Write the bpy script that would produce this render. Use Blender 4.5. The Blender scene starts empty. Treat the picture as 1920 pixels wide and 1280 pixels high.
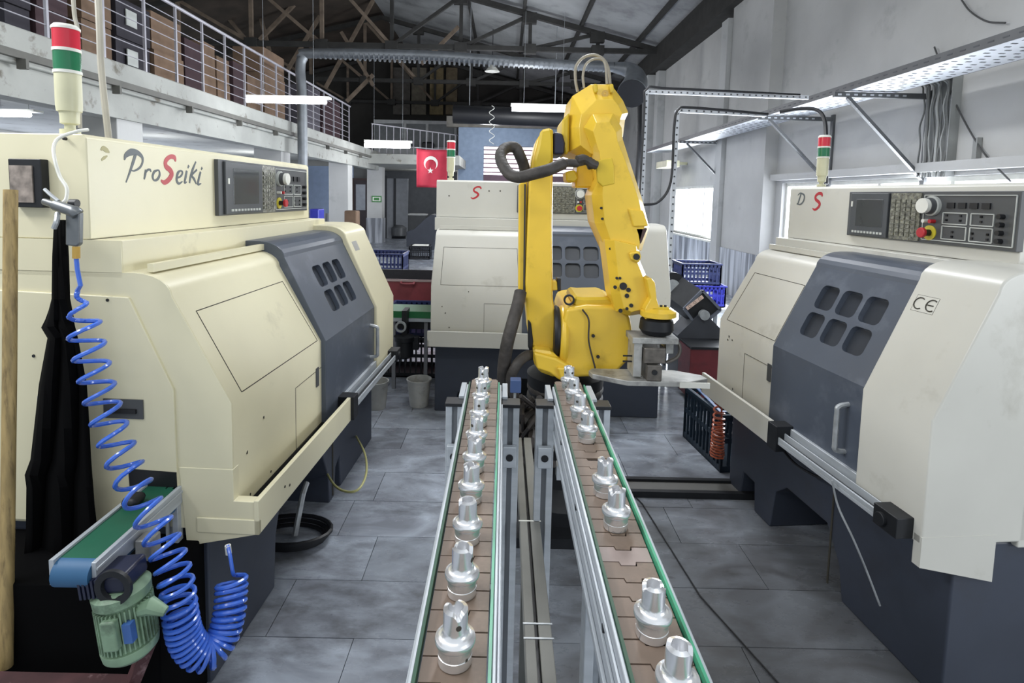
import bpy, bmesh, math, random
from mathutils import Vector, Matrix
R = random.Random(7)
scene = bpy.context.scene
COL = scene.collection
# ------------------------------------------------------------------ camera
F, CX, CY, PITCH, ROLL, EYE = 1050.0, 945.0, 459.0, math.radians(5.02), 0.022, 1.65
r0 = Vector((1, 0, 0)); u0 = Vector((0, math.sin(PITCH), math.cos(PITCH))); fw = Vector((0, math.cos(PITCH), -math.sin(PITCH)))
rt = r0 * math.cos(ROLL) + u0 * math.sin(ROLL)
up = u0 * math.cos(ROLL) - r0 * math.sin(ROLL)
cam_data = bpy.data.cameras.new('camera'); cam = bpy.data.objects.new('camera', cam_data); COL.objects.link(cam)
cam.matrix_world = Matrix(((rt.x, up.x, -fw.x, 0), (rt.y, up.y, -fw.y, 0), (rt.z, up.z, -fw.z, EYE), (0, 0, 0, 1)))
cam_data.sensor_width = 36; cam_data.lens = 36 * F / 1920
cam_data.shift_x = (960 - CX) / 1920; cam_data.shift_y = (CY - 640) / 1920
cam_data.clip_start = 0.05; cam_data.clip_end = 200
scene.camera = cam
# ------------------------------------------------------------------ world, view, large lights
world = bpy.data.worlds.new('sky'); scene.world = world; world.use_nodes = True
wn = world.node_tree.nodes; bg = wn['Background']
bg.inputs[0].default_value = (0.86, 0.93, 1.0, 1); bg.inputs[1].default_value = 0.42
scene.view_settings.view_transform = 'Standard'; scene.view_settings.look = 'None'
scene.view_settings.exposure = 0.95; scene.view_settings.gamma = 1.0
scene.view_settings.use_curve_mapping = False


def area_light(name, loc, target, sx, sy, power, col):
    l = bpy.data.lights.new(name, 'AREA'); l.shape = 'RECTANGLE'; l.size = sx; l.size_y = sy; l.energy = power; l.color = col
    o = bpy.data.objects.new(name, l); COL.objects.link(o); o.location = loc
    o.rotation_euler = (Vector(target) - Vector(loc)).to_track_quat('-Z', 'Y').to_euler()
    return o


def point_light(loc, power, col=(.96, .98, 1), r=.25):
    l = bpy.data.lights.new('lamp_and_fill_glow', 'POINT'); l.energy = power; l.color = col; l.shadow_soft_size = r
    o = bpy.data.objects.new('lamp_and_fill_glow', l); COL.objects.link(o); o.location = loc; return o


# fluorescent rows that hang above the aisle behind and over the photographer
area_light('tube_and_fill_light', (-0.9, -0.8, 4.2), (-0.4, 2.0, 0), 3.4, 0.5, 18, (1, .97, .90))
area_light('tube_and_fill_light', (0.4, 4.8, 4.3), (0.2, 4.3, 0), 0.5, 3.0, 66, (.95, .97, 1))
# added fill from the left first, then daylight through the long right-hand windows
area_light('tube_and_fill_light', (-2.7, 1.4, 3.0), (1.6, 2.3, 1.0), 1.8, .4, 34, (.97, .98, 1))  # added fill for the right lathe's cover; no lamp hangs there
area_light('window_and_fill_light', (4.08, 6.6, 1.45), (0, 5.6, 0.9), 4.0, 1.0, 200, (.9, .95, 1))
area_light('window_and_fill_light', (4.08, 12.5, 1.4), (-2, 12.0, .6), 2.8, 1.0, 210, (.9, .95, 1))
area_light('window_and_fill_light', (4.08, -0.3, 1.5), (1.6, 1.6, 1.0), 1.8, 1.0, 44, (.92, .96, 1))  # added fill on the right lathe's end; the wall has no window here
# glow of the tube lamps, plus added fill points for roof, walls and far floor
for p, e in (((-3.0, 8.0, 2.95), 12), ((-2.7, 14.2, 2.6), 20), ((.3, 10.5, 3.2), 42), ((.8, 5.0, 4.2), 14), ((.6, 14.0, 3.4), 50), ((-.5, 17.0, 3.4), 34), ((1.0, 1.5, 4.3), 8),
             ((-6.0, 6.0, 2.0), 7), ((-6.5, 10.5, 2.0), 15), ((-6.5, 14.5, 2.0), 24), ((-2.6, 21.0, 2.1), 25)): point_light(p, e)


# ------------------------------------------------------------------ picture helpers
def ray(px, py): return fw + rt * ((px - CX) / F) - up * ((py - CY) / F)
E = Vector((0, 0, EYE))
def atY(px, py, Y):
    d = ray(px, py); return E + d * (Y / d.y)
def atZ(px, py, z):
    d = ray(px, py); return E + d * ((z - EYE) / d.z)
def atX(px, py, X):
    d = ray(px, py); return E + d * (X / d.x)


# ------------------------------------------------------------------ materials
def lin(h):
    h = h.lstrip('#'); c = [int(h[i:i + 2], 16) / 255 for i in (0, 2, 4)]
    return tuple((x / 12.92 if x <= .04045 else ((x + .055) / 1.055) ** 2.4) for x in c) + (1,)


MATS = {}
def mat(name, col, rough=.5, metal=0, var=.06, scale=6, bump=0, bscale=60, dirt=None, dscale=3, dlo=.55, dhi=.75, stretch=None, spec=.5, coat=0):
    if name in MATS: return MATS[name]
    m = bpy.data.materials.new(name); m.use_nodes = True; nt = m.node_tree; N = nt.nodes; L = nt.links
    b = N['Principled BSDF']; b.inputs['Roughness'].default_value = rough; b.inputs['Metallic'].default_value = metal
    b.inputs['Specular IOR Level'].default_value = spec; b.inputs['Coat Weight'].default_value = coat
    c = lin(col)
    tc = N.new('ShaderNodeTexCoord'); mp = N.new('ShaderNodeMapping'); L.new(tc.outputs['Object'], mp.inputs[0])
    if stretch: mp.inputs['Scale'].default_value = stretch
    nz = N.new('ShaderNodeTexNoise'); nz.inputs['Scale'].default_value = scale; nz.inputs['Detail'].default_value = 5; L.new(mp.outputs[0], nz.inputs[0])
    rp = N.new('ShaderNodeValToRGB'); L.new(nz.outputs[0], rp.inputs[0])
    rp.color_ramp.elements[0].position = .3; rp.color_ramp.elements[1].position = .7
    rp.color_ramp.elements[0].color = tuple(max(0, x * (1 - var * 2)) for x in c[:3]) + (1,)
    rp.color_ramp.elements[1].color = tuple(min(1, x * (1 + var * 2)) for x in c[:3]) + (1,)
    out = rp.outputs[0]
    if dirt:
        n2 = N.new('ShaderNodeTexNoise'); n2.inputs['Scale'].default_value = dscale; n2.inputs['Detail'].default_value = 9; n2.inputs['Roughness'].default_value = .65; L.new(mp.outputs[0], n2.inputs[0])
        r2 = N.new('ShaderNodeValToRGB'); r2.color_ramp.elements[0].position = dlo; r2.color_ramp.elements[1].position = dhi; L.new(n2.outputs[0], r2.inputs[0])
        mx = N.new('ShaderNodeMixRGB'); L.new(r2.outputs[0], mx.inputs[0]); L.new(out, mx.inputs[1]); mx.inputs[2].default_value = lin(dirt); out = mx.outputs[0]
    L.new(out, b.inputs['Base Color'])
    if bump:
        n3 = N.new('ShaderNodeTexNoise'); n3.inputs['Scale'].default_value = bscale; n3.inputs['Detail'].default_value = 4; L.new(mp.outputs[0], n3.inputs[0])
        bm = N.new('ShaderNodeBump'); bm.inputs['Strength'].default_value = bump; bm.inputs['Distance'].default_value = .01
        L.new(n3.outputs[0], bm.inputs['Height']); L.new(bm.outputs[0], b.inputs['Normal'])
    MATS[name] = m; return m


def emis(name, col, s):
    if name in MATS: return MATS[name]
    m = bpy.data.materials.new(name); m.use_nodes = True; b = m.node_tree.nodes['Principled BSDF']
    b.inputs['Base Color'].default_value = lin(col); b.inputs['Emission Color'].default_value = lin(col); b.inputs['Emission Strength'].default_value = s
    MATS[name] = m; return m


def glass(name, col, rough=.05):
    m = mat(name, col, rough, spec=.5); b = m.node_tree.nodes['Principled BSDF']; b.inputs['Transmission Weight'].default_value = .5
    return m


cream = mat('cream_paint_warm', '#d8d2b4', .38, var=.03, scale=2, dirt='#8d8672', dscale=2.3, dlo=.62, dhi=.9, bump=.03, bscale=25)
creamg = mat('cream_paint_grey', '#c4c3bb', .35, var=.03, scale=2, dirt='#85806f', dscale=2.6, dlo=.60, dhi=.9, bump=.03, bscale=25)
slate = mat('slate_door_paint', '#4b525e', .38, var=.05, scale=3, dirt='#6e7480', dscale=4, dlo=.55, dhi=.85)
basep = mat('blue_grey_base_paint', '#363c49', .5, var=.08, scale=3, dirt='#2c2d33', dscale=3, dlo=.5, dhi=.8)
seam = mat('dark_seam', '#3b3830', .8)
blackp = mat('black_plastic', '#15161a', .45)
blackm = mat('black_metal', '#1e2024', .5, metal=.3, var=.1, scale=20)
panelg = mat('panel_grey', '#4a4c4e', .45, var=.04)
screenm = mat('screen_glass', '#2c3033', .12, spec=.7)
keyp = mat('keypad_film', '#6c6c60', .25, var=.35, scale=60, bump=.5, bscale=90, spec=.8)
lineg = mat('panel_line_white', '#b5b8b4', .5)
redp = mat('red_paint', '#b3252e', .4)
redlens = mat('red_lens', '#c41f36', .2, coat=.5)
greenlens = mat('green_lens', '#0f6b44', .2, coat=.5)
whitep = mat('white_plastic', '#dcdcd4', .4)
ivory = mat('ivory_plastic', '#c9c7a8', .4)
logog = mat('logo_grey', '#565d60', .5)
yellow = mat('robot_yellow', '#dfba3a', .36, var=.05, scale=4, dirt='#a98a22', dscale=5, dlo=.6, dhi=.85, bump=.04, bscale=40, coat=.15)
yellow_dull = mat('robot_yellow_dusty', '#c9ac2c', .45, var=.06, scale=5, dirt='#8f7d2c', dscale=6, dlo=.6, dhi=.85)
alu = mat('anodised_aluminium', '#b2b8be', .42, metal=.3, var=.05, scale=8, stretch=(1, 1, 6))
aluraw = mat('raw_aluminium', '#a9a9a6', .5, metal=.5, var=.12, scale=14, dirt='#5d5c59', dscale=9, dlo=.52, dhi=.75)
chrome = mat('turned_aluminium', '#f0f1f3', .25, metal=.82, var=.02, scale=40)
steel = mat('galvanised_steel', '#a9adb0', .45, metal=.5, var=.1, scale=25)
slatm = mat('belt_slat_brown', '#7d6c5f', .55, var=.07, scale=18, dirt='#5a4d44', dscale=20, dlo=.5, dhi=.8)
greenr = mat('guide_green', '#3f9a76', .35)
greend = mat('guide_green_dark', '#1f4a34', .5)
rubber = mat('dark_sleeve', '#3b3734', .65, var=.2, scale=20, bump=.6, bscale=30)
hoseblue = mat('blue_hose', '#3c68cc', .25, coat=.4)
clothm = mat('black_cloth', '#050506', .95, spec=.1)
wood = mat('worn_wood', '#a08a5c', .6, var=.15, scale=10, stretch=(6, 6, .8), dirt='#5b4a30', dscale=14, dlo=.5, dhi=.75)
tealp = mat('motor_green', '#7f9a80', .5, var=.12, scale=12, dirt='#3d4a3c', dscale=14, dlo=.5, dhi=.75)
bluebelt = mat('belt_teal', '#14553f', .5, var=.1)
bluepl = mat('belt_side_blue', '#2c5a80', .55)
brass = mat('brass', '#c9a45a', .3, metal=.9)
plaster = mat('white_plaster', '#b7b7b5', .85, var=.05, scale=1.2, dirt='#8e8f8e', dscale=1.6, dlo=.58, dhi=.85, bump=.15, bscale=12)
plasterg = mat('grey_plaster', '#b5b6b5', .85, var=.06, scale=1.0, dirt='#7e7f7e', dscale=1.6, dlo=.55, dhi=.85, bump=.15, bscale=12)
concrete = mat('flaking_concrete', '#a3a49f', .9, var=.06, scale=2, dirt='#6e6a60', dscale=3.5, dlo=.58, dhi=.68, bump=.5, bscale=9)
roofm = mat('roof_panel_grey', '#9a9c9d', .55, var=.12, scale=.8, dirt='#5b5d5f', dscale=1.5, dlo=.5, dhi=.85)
roofd = mat('roof_dark_rust', '#453c34', .85, var=.2, scale=1.5)
trussm = mat('truss_dark_steel', '#2f2e2c', .7, var=.15, scale=5)
trussr = mat('truss_pale_rust', '#76685a', .8, var=.15, scale=5)
duct = mat('spiral_duct_steel', '#7c8084', .45, metal=.6, var=.08, scale=6)
marble_m = None


def marble(name, a, b, joint=None, sx=1):
    """cool grey marble with soft drifting veins; tone differs from piece to piece through the object's own random value"""
    m = bpy.data.materials.new(name); m.use_nodes = True; nt = m.node_tree; N = nt.nodes; L = nt.links; P = N['Principled BSDF']
    P.inputs['Roughness'].default_value = .3
    tc = N.new('ShaderNodeTexCoord'); mp = N.new('ShaderNodeMapping'); L.new(tc.outputs['Object'], mp.inputs[0]); mp.inputs['Scale'].default_value = (1, 1.9, 1); mp.inputs['Rotation'].default_value = (0, 0, .2)
    n1 = N.new('ShaderNodeTexNoise'); n1.inputs['Scale'].default_value = 2.6; n1.inputs['Detail'].default_value = 8; n1.inputs['Distortion'].default_value = 1.6; L.new(mp.outputs[0], n1.inputs[0])
    r1 = N.new('ShaderNodeValToRGB'); L.new(n1.outputs[0], r1.inputs[0])
    r1.color_ramp.elements[0].position = .33; r1.color_ramp.elements[0].color = lin(a); r1.color_ramp.elements[1].position = .68; r1.color_ramp.elements[1].color = lin(b)
    oi = N.new('ShaderNodeObjectInfo'); mm = N.new('ShaderNodeMapRange'); mm.inputs['To Min'].default_value = .82; mm.inputs['To Max'].default_value = 1.15; L.new(oi.outputs['Random'], mm.inputs[0])
    mx = N.new('ShaderNodeMixRGB'); mx.blend_type = 'MULTIPLY'; mx.inputs[0].default_value = 1; L.new(r1.outputs[0], mx.inputs[1]); L.new(mm.outputs[0], mx.inputs[2])
    # oily stains and scuffs
    n2 = N.new('ShaderNodeTexNoise'); n2.inputs['Scale'].default_value = 1.7; n2.inputs['Detail'].default_value = 10; n2.inputs['Roughness'].default_value = .7; L.new(mp.outputs[0], n2.inputs[0])
    r2 = N.new('ShaderNodeValToRGB'); r2.color_ramp.elements[0].position = .5; r2.color_ramp.elements[1].position = .72; L.new(n2.outputs[0], r2.inputs[0])
    m2 = N.new('ShaderNodeMixRGB'); L.new(r2.outputs[0], m2.inputs[0]); L.new(mx.outputs[0], m2.inputs[1]); m2.inputs[2].default_value = lin('#3d3c3d')
    # a broad darker patch with ragged edges, right of the conveyors
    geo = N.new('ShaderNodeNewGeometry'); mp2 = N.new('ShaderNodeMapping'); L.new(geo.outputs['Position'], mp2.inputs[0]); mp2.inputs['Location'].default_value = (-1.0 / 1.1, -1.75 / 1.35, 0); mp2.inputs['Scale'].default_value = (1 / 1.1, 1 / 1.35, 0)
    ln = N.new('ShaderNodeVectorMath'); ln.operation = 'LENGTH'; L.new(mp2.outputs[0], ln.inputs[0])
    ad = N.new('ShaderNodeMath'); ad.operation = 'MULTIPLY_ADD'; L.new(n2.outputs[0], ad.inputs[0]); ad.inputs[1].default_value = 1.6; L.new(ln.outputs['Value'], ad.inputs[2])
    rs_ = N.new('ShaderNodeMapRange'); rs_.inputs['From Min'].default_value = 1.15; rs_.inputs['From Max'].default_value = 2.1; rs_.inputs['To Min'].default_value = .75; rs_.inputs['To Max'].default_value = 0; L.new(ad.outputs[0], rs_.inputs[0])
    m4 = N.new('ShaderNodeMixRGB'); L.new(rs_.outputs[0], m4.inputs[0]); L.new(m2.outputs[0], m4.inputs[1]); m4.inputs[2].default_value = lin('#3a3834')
    L.new(m4.outputs[0], P.inputs['Base Color'])
    m3 = N.new('ShaderNodeMapRange'); m3.inputs['To Min'].default_value = .14; m3.inputs['To Max'].default_value = .42; L.new(n2.outputs[0], m3.inputs[0]); L.new(m3.outputs[0], P.inputs['Roughness'])
    return m


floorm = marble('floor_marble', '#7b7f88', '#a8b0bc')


def wainscot():
    m = bpy.data.materials.new('wainscot_marble'); m.use_nodes = True; nt = m.node_tree; N = nt.nodes; L = nt.links; P = N['Principled BSDF']
    P.inputs['Roughness'].default_value = .35
    tc = N.new('ShaderNodeTexCoord'); mp = N.new('ShaderNodeMapping'); L.new(tc.outputs['Object'], mp.inputs[0]); mp.inputs['Scale'].default_value = (5, 5, .35)
    v = N.new('ShaderNodeTexNoise'); v.inputs['Scale'].default_value = 1.6; v.inputs['Detail'].default_value = 3; L.new(mp.outputs[0], v.inputs[0])
    r = N.new('ShaderNodeValToRGB'); r.color_ramp.elements[0].position = .38; r.color_ramp.elements[0].color = lin('#73767c'); r.color_ramp.elements[1].position = .62; r.color_ramp.elements[1].color = lin('#c9cdd4'); L.new(v.outputs[0], r.inputs[0])
    L.new(r.outputs[0], P.inputs['Base Color']); return m


wains = wainscot()


# ------------------------------------------------------------------ mesh helpers
class G:
    def __init__(s): s.v = []; s.f = []
    def add(s, v, f):
        n = len(s.v); s.v += [tuple(p) for p in v]; s.f += [tuple(i + n for i in q) for q in f]; return s
    def box(s, a, b, M=None):
        x0, y0, z0 = a; x1, y1, z1 = b
        v = [Vector(p) for p in ((x0, y0, z0), (x1, y0, z0), (x1, y1, z0), (x0, y1, z0), (x0, y0, z1), (x1, y0, z1), (x1, y1, z1), (x0, y1, z1))]
        if M: v = [M @ p for p in v]
        return s.add(v, [(0, 3, 2, 1), (4, 5, 6, 7), (0, 1, 5, 4), (1, 2, 6, 5), (2, 3, 7, 6), (3, 0, 4, 7)])
    def prism(s, poly, axis, a, b):
        def P(p, t): return (t, p[0], p[1]) if axis == 'x' else (p[0], t, p[1]) if axis == 'y' else (p[0], p[1], t)
        n = len(poly)
        return s.add([P(p, a) for p in poly] + [P(p, b) for p in poly],
                     [tuple(range(n - 1, -1, -1)), tuple(range(n, 2 * n))] + [(i, (i + 1) % n, n + (i + 1) % n, n + i) for i in range(n)])
    def loft(s, A, B):
        n = len(A)
        return s.add(list(A) + list(B), [tuple(range(n - 1, -1, -1)), tuple(range(n, 2 * n))] + [(i, (i + 1) % n, n + (i + 1) % n, n + i) for i in range(n)])
    def bar(s, p, q, w, h=None):
        p, q = Vector(p), Vector(q); h = h or w; d = q - p; L = d.length
        if L < 1e-6: return s
        M = Matrix.Translation(p) @ d.to_track_quat('Z', 'Y').to_matrix().to_4x4()
        return s.box((-w / 2, -h / 2, 0), (w / 2, h / 2, L), M)
    def tube(s, pts, r, n=10):
        pts = [Vector(p) for p in pts]; m = len(pts); rs = r if isinstance(r, (list, tuple)) else [r] * m
        T = [(pts[min(i + 1, m - 1)] - pts[max(i - 1, 0)]).normalized() for i in range(m)]
        ref = Vector((0, 0, 1)) if abs(T[0].z) < .9 else Vector((1, 0, 0)); nn = (ref - T[0] * ref.dot(T[0])).normalized(); V = []
        for i in range(m):
            nn = (nn - T[i] * nn.dot(T[i])).normalized(); bb = T[i].cross(nn)
            for k in range(n):
                a = 2 * math.pi * k / n; V.append(pts[i] + (nn * math.cos(a) + bb * math.sin(a)) * rs[i])
        Fc = [(i * n + k, i * n + (k + 1) % n, (i + 1) * n + (k + 1) % n, (i + 1) * n + k) for i in range(m - 1) for k in range(n)]
        Fc += [tuple(range(n - 1, -1, -1)), tuple(range((m - 1) * n, m * n))]
        return s.add(V, Fc)
    def lathe(s, prof, M=None, n=24, ring=False):
        V = []; m = len(prof)
        for r, z in prof:
            for k in range(n):
                a = 2 * math.pi * k / n; p = Vector((max(r, 1e-5) * math.cos(a), max(r, 1e-5) * math.sin(a), z)); V.append(M @ p if M else p)
        Fc = [(i * n + k, i * n + (k + 1) % n, (i + 1) * n + (k + 1) % n, (i + 1) * n + k) for i in range(m - 1) for k in range(n)]
        if ring: Fc += [((m - 1) * n + k, (m - 1) * n + (k + 1) % n, (k + 1) % n, k) for k in range(n)]
        else: Fc += [tuple(range(n - 1, -1, -1)), tuple(range((m - 1) * n, m * n))]
        return s.add(V, Fc)
    def cyl(s, c, r, h, axis='z', n=20):
        M = Matrix.Translation(Vector(c))
        if axis == 'x': M = M @ Matrix.Rotation(math.pi / 2, 4, 'Y')
        if axis == 'y': M = M @ Matrix.Rotation(-math.pi / 2, 4, 'X')
        return s.lathe([(r, 0), (r, h)], M, n)
    def mesh(s, name):
        me = bpy.data.meshes.new(name); me.from_pydata([tuple(p) for p in s.v], [], s.f)
        bm = bmesh.new(); bm.from_mesh(me); bmesh.ops.recalc_face_normals(bm, faces=bm.faces); bm.to_mesh(me); bm.free(); return me
    def build(s, name, m, parent=None, bevel=0, seg=2, smooth=True, label=None):
        me = s.mesh(name); me.materials.append(m)
        if smooth:
            me.polygons.foreach_set('use_smooth', [True] * len(me.polygons)); me.set_sharp_from_angle(angle=math.radians(35))
        o = bpy.data.objects.new(name, me); COL.objects.link(o)
        if parent: o.parent = parent
        if bevel:
            b = o.modifiers.new('bevel', 'BEVEL'); b.width = bevel; b.segments = seg; b.limit_method = 'ANGLE'; b.angle_limit = math.radians(30)
            if seg > 1: b.harden_normals = True
        if label: o['label'] = label
        return o


def tag(o, label, cat, group=None, kind=None):
    if label: o['label'] = label
    if cat: o['category'] = cat
    if group: o['group'] = group
    if kind: o['kind'] = kind
    return o
def thing(name, label, cat, loc=(0, 0, 0), rz=0, group=None, kind=None):
    o = bpy.data.objects.new(name, None); COL.objects.link(o); o.location = loc; o.rotation_euler = (0, 0, rz); o.empty_display_size = .1
    return tag(o, label, cat, group, kind)
def struct(o): o['kind'] = 'structure'; return o
def copy_tree(o, parent=None):
    c = o.copy(); COL.objects.link(c); c.parent = parent
    for ch in list(o.children): copy_tree(ch, c)
    return c
def text(name, s, size, m, parent, M, shear=0, extrude=.0006, bold=0):
    cu = bpy.data.curves.new(name, 'FONT'); cu.body = s; cu.size = size; cu.shear = shear; cu.extrude = extrude; cu.offset = bold
    t = bpy.data.objects.new('tmp', cu); COL.objects.link(t)
    me = bpy.data.meshes.new_from_object(t.evaluated_get(bpy.context.evaluated_depsgraph_get())); bpy.data.objects.remove(t)
    me.materials.clear(); me.materials.append(m); me.name = name
    o = bpy.data.objects.new(name, me); COL.objects.link(o); o.parent = parent; o.matrix_local = M; return o
def boolcut(o, cutters):
    """subtract cutter geometry once, bake the result, leave nothing behind"""
    c = cutters.build('cutter', seam); md = o.modifiers.new('b', 'BOOLEAN'); md.operation = 'DIFFERENCE'; md.object = c; md.solver = 'EXACT'
    if o.parent: c.parent = o.parent
    bpy.context.view_layer.update()
    me = bpy.data.meshes.new_from_object(o.evaluated_get(bpy.context.evaluated_depsgraph_get()))
    o.modifiers.clear(); o.data = me; bpy.data.objects.remove(c)
    me.polygons.foreach_set('use_smooth', [False] * len(me.polygons))
def rrect(cx, cy, w, h, r, n=4):
    out = []
    for qx, qy, a0 in ((1, 1, 0), (-1, 1, 90), (-1, -1, 180), (1, -1, 270)):
        for k in range(n + 1):
            a = math.radians(a0 + 90 * k / n); out.append((cx + qx * (w / 2 - r) + r * math.cos(a), cy + qy * (h / 2 - r) + r * math.sin(a)))
    return out
def spline(pts, n=8):
    pts = [Vector(p) for p in pts]; P = [pts[0] * 2 - pts[1]] + pts + [pts[-1] * 2 - pts[-2]]; out = []
    for i in range(1, len(P) - 2):
        a, b, c, d = P[i - 1:i + 3]
        for k in range(n):
            t = k / n; out.append(.5 * ((2 * b) + (c - a) * t + (2 * a - 5 * b + 4 * c - d) * t * t + (3 * b - a - 3 * c + d) * t ** 3))
    return out + [pts[-1]]
def basis(o, x, y):
    x = Vector(x).normalized(); y = Vector(y); y = (y - x * x.dot(y)).normalized(); z = x.cross(y); o = Vector(o)
    return Matrix(((x.x, y.x, z.x, o.x), (x.y, y.y, z.y, o.y), (x.z, y.z, z.z, o.z), (0, 0, 0, 1)))


# ================================================================== THE BUILDING
WX = 4.2          # right wall plane
# floor: a slab with separate marble slabs laid on it in the aisle, plain marble further off
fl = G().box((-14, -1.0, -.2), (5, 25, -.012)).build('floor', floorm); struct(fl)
y = 1.32; row = 0
while y < 5.0:
    h = .312; x = -1.75 + (row % 2) * .31 + R.uniform(-.05, .05)
    while x < 2.2:
        w = R.choice((.72, .80, .86, .94))
        tl = G().box((x + .0016, y + .0016, -.012), (x + w - .0016, y + h - .0016, R.uniform(-.0008, .0008)))
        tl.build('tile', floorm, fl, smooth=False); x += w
    y += h; row += 1
# plain paving beyond the tiles, level with them
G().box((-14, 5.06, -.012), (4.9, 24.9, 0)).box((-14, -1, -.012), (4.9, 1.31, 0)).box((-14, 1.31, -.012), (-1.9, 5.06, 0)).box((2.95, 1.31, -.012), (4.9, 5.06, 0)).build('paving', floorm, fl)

# right wall with window openings
zt = 5.15
W1 = (4.3, 8.55, .90, 1.93); W2 = (11.0, 14.1, .84, 1.95)   # y0,y1,z0,z1
g = G()
g.box((WX, -1, 0), (WX + .25, W1[0], zt)).box((WX, W1[0], 0), (WX + .25, W1[1], W1[2])).box((WX, W1[0], W1[3]), (WX + .25, W1[1], zt))
g.box((WX, W1[1], 0), (WX + .25, W2[0], zt)).box((WX, W2[0], 0), (WX + .25, W2[1], W2[2])).box((WX, W2[0], W2[3]), (WX + .25, W2[1], zt))
g.box((WX, W2[1], 0), (WX + .25, 16.2, zt))
wr = struct(g.build('wall_right', plaster))
G().box((WX - .2, 8.75, 0), (WX + .02, 10.3, zt)).build('pilaster', plaster, wr)
G().box((WX - .28, 10.32, 0), (WX + .02, 10.62, 4.9)).build('pilaster', plasterg, wr, label='grey stone strip beside the pilaster')
G().box((WX - .12, -1, 1.97), (WX + .01, 8.7, 2.06)).build('sill_beam', plaster, wr)
# wainscot of narrow marble strips
g = G()
yy = 10.65
while yy < 15.4:
    w = R.uniform(.12, .24); d = R.uniform(.02, .035); g.box((WX - d, yy + .004, 0), (WX + .01, yy + w - .004, .82)); yy += w
o = g.build('marble_strips', wains, wr, smooth=False); o['kind'] = 'stuff'
g = G(); yy = 8.76
while yy < 10.2:
    w = R.uniform(.15, .25); d = R.uniform(.01, .02); g.box((WX - .2 - d, yy + .004, 0), (WX - .19, yy + w - .004, .80)); yy += w
o = g.build('marble_strips', wains, wr, smooth=False); o['kind'] = 'stuff'
# windows: frame + bright pane
paneM = emis('overcast_window_light', '#eef4ff', 3.0)
for i, w in enumerate((W1, W2)):
    f = G(); t = .05
    f.box((WX + .06, w[0], w[2]), (WX + .14, w[1], w[2] + t)).box((WX + .06, w[0], w[3] - t), (WX + .14, w[1], w[3]))
    n = 4 if i == 0 else 3
    for k in range(n + 1):
        yk = w[0] + (w[1] - w[0] - t) * k / n; f.box((WX + .06, yk, w[2] + t), (WX + .14, yk + t, w[3] - t))
    fr = f.build('window_%d' % (i + 1), whitep); struct(fr)
    for k in range(n):
        y0 = w[0] + (w[1] - w[0] - t) * k / n + t; y1 = w[0] + (w[1] - w[0] - t) * (k + 1) / n
        G().box((WX + .095, y0, w[2] + t), (WX + .105, y1, w[3] - t)).build('pane', paneM, fr)
    G().box((WX - .06, w[0] - .05, w[2] - .04), (WX + .06, w[1] + .05, w[2])).build('window_sill', whitep, fr)
# end columns of the right wall
for x0, x1, y0, nm in ((3.85, 4.2, 15.75, 'column'), (4.0, 4.2, 15.2, 'column')):
    struct(tag(G().box((x0, y0, 0), (x1, y0 + .3, 5.05)).build('trim_1', plasterg, bevel=.01), None, None))
# far wall, dark gable above and painted panels below
fwl = struct(G().box((-14, 24.5, 0), (6, 24.7, 3.0)).build('wall_back', plasterg))
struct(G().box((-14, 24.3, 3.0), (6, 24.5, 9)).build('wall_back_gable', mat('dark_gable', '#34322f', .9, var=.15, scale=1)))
struct(G().box((4.2, 16.2, 0), (4.45, 24.5, 5.1)).build('wall_right_far', plasterg))

# roof
EZ = 5.55; RX, RZ = -4.3, 7.75   # eave height at right wall, ridge
def roofz(x): return EZ + (WX + .3 - x) * (RZ - EZ) / (WX + .3 - RX) if x > RX else RZ - (RX - x) * .24
struct(G().prism([(WX + .4, roofz(WX + .4)), (RX, RZ), (RX, RZ + .1), (WX + .4, roofz(WX + .4) + .1)], 'y', 2.5, 24.6).build('ceiling', roofm))
struct(G().prism([(RX, RZ), (-14, roofz(-14)), (-14, roofz(-14) + .1), (RX, RZ + .1)], 'y', 2.5, 24.6).build('ceiling_left', roofd))
struct(G().box((3.86, 2.6, 5.06), (4.32, 24.2, 5.62)).build('trim_4', trussm))
for i, x in enumerate((3.4, 1.9, .4, -1.1)):
    z = roofz(x) - .07; tag(G().box((x - .04, 2.6, z - .06), (x + .04, 24.4, z + .06)).build('roof_purlin', trussm), 'long dark roof purlin under the grey roof panels, %s' % ('the one nearest the right wall', 'second from the right wall', 'third from the right wall', 'the one nearest the ridge')[i], 'beam', 'roof purlins')
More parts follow.
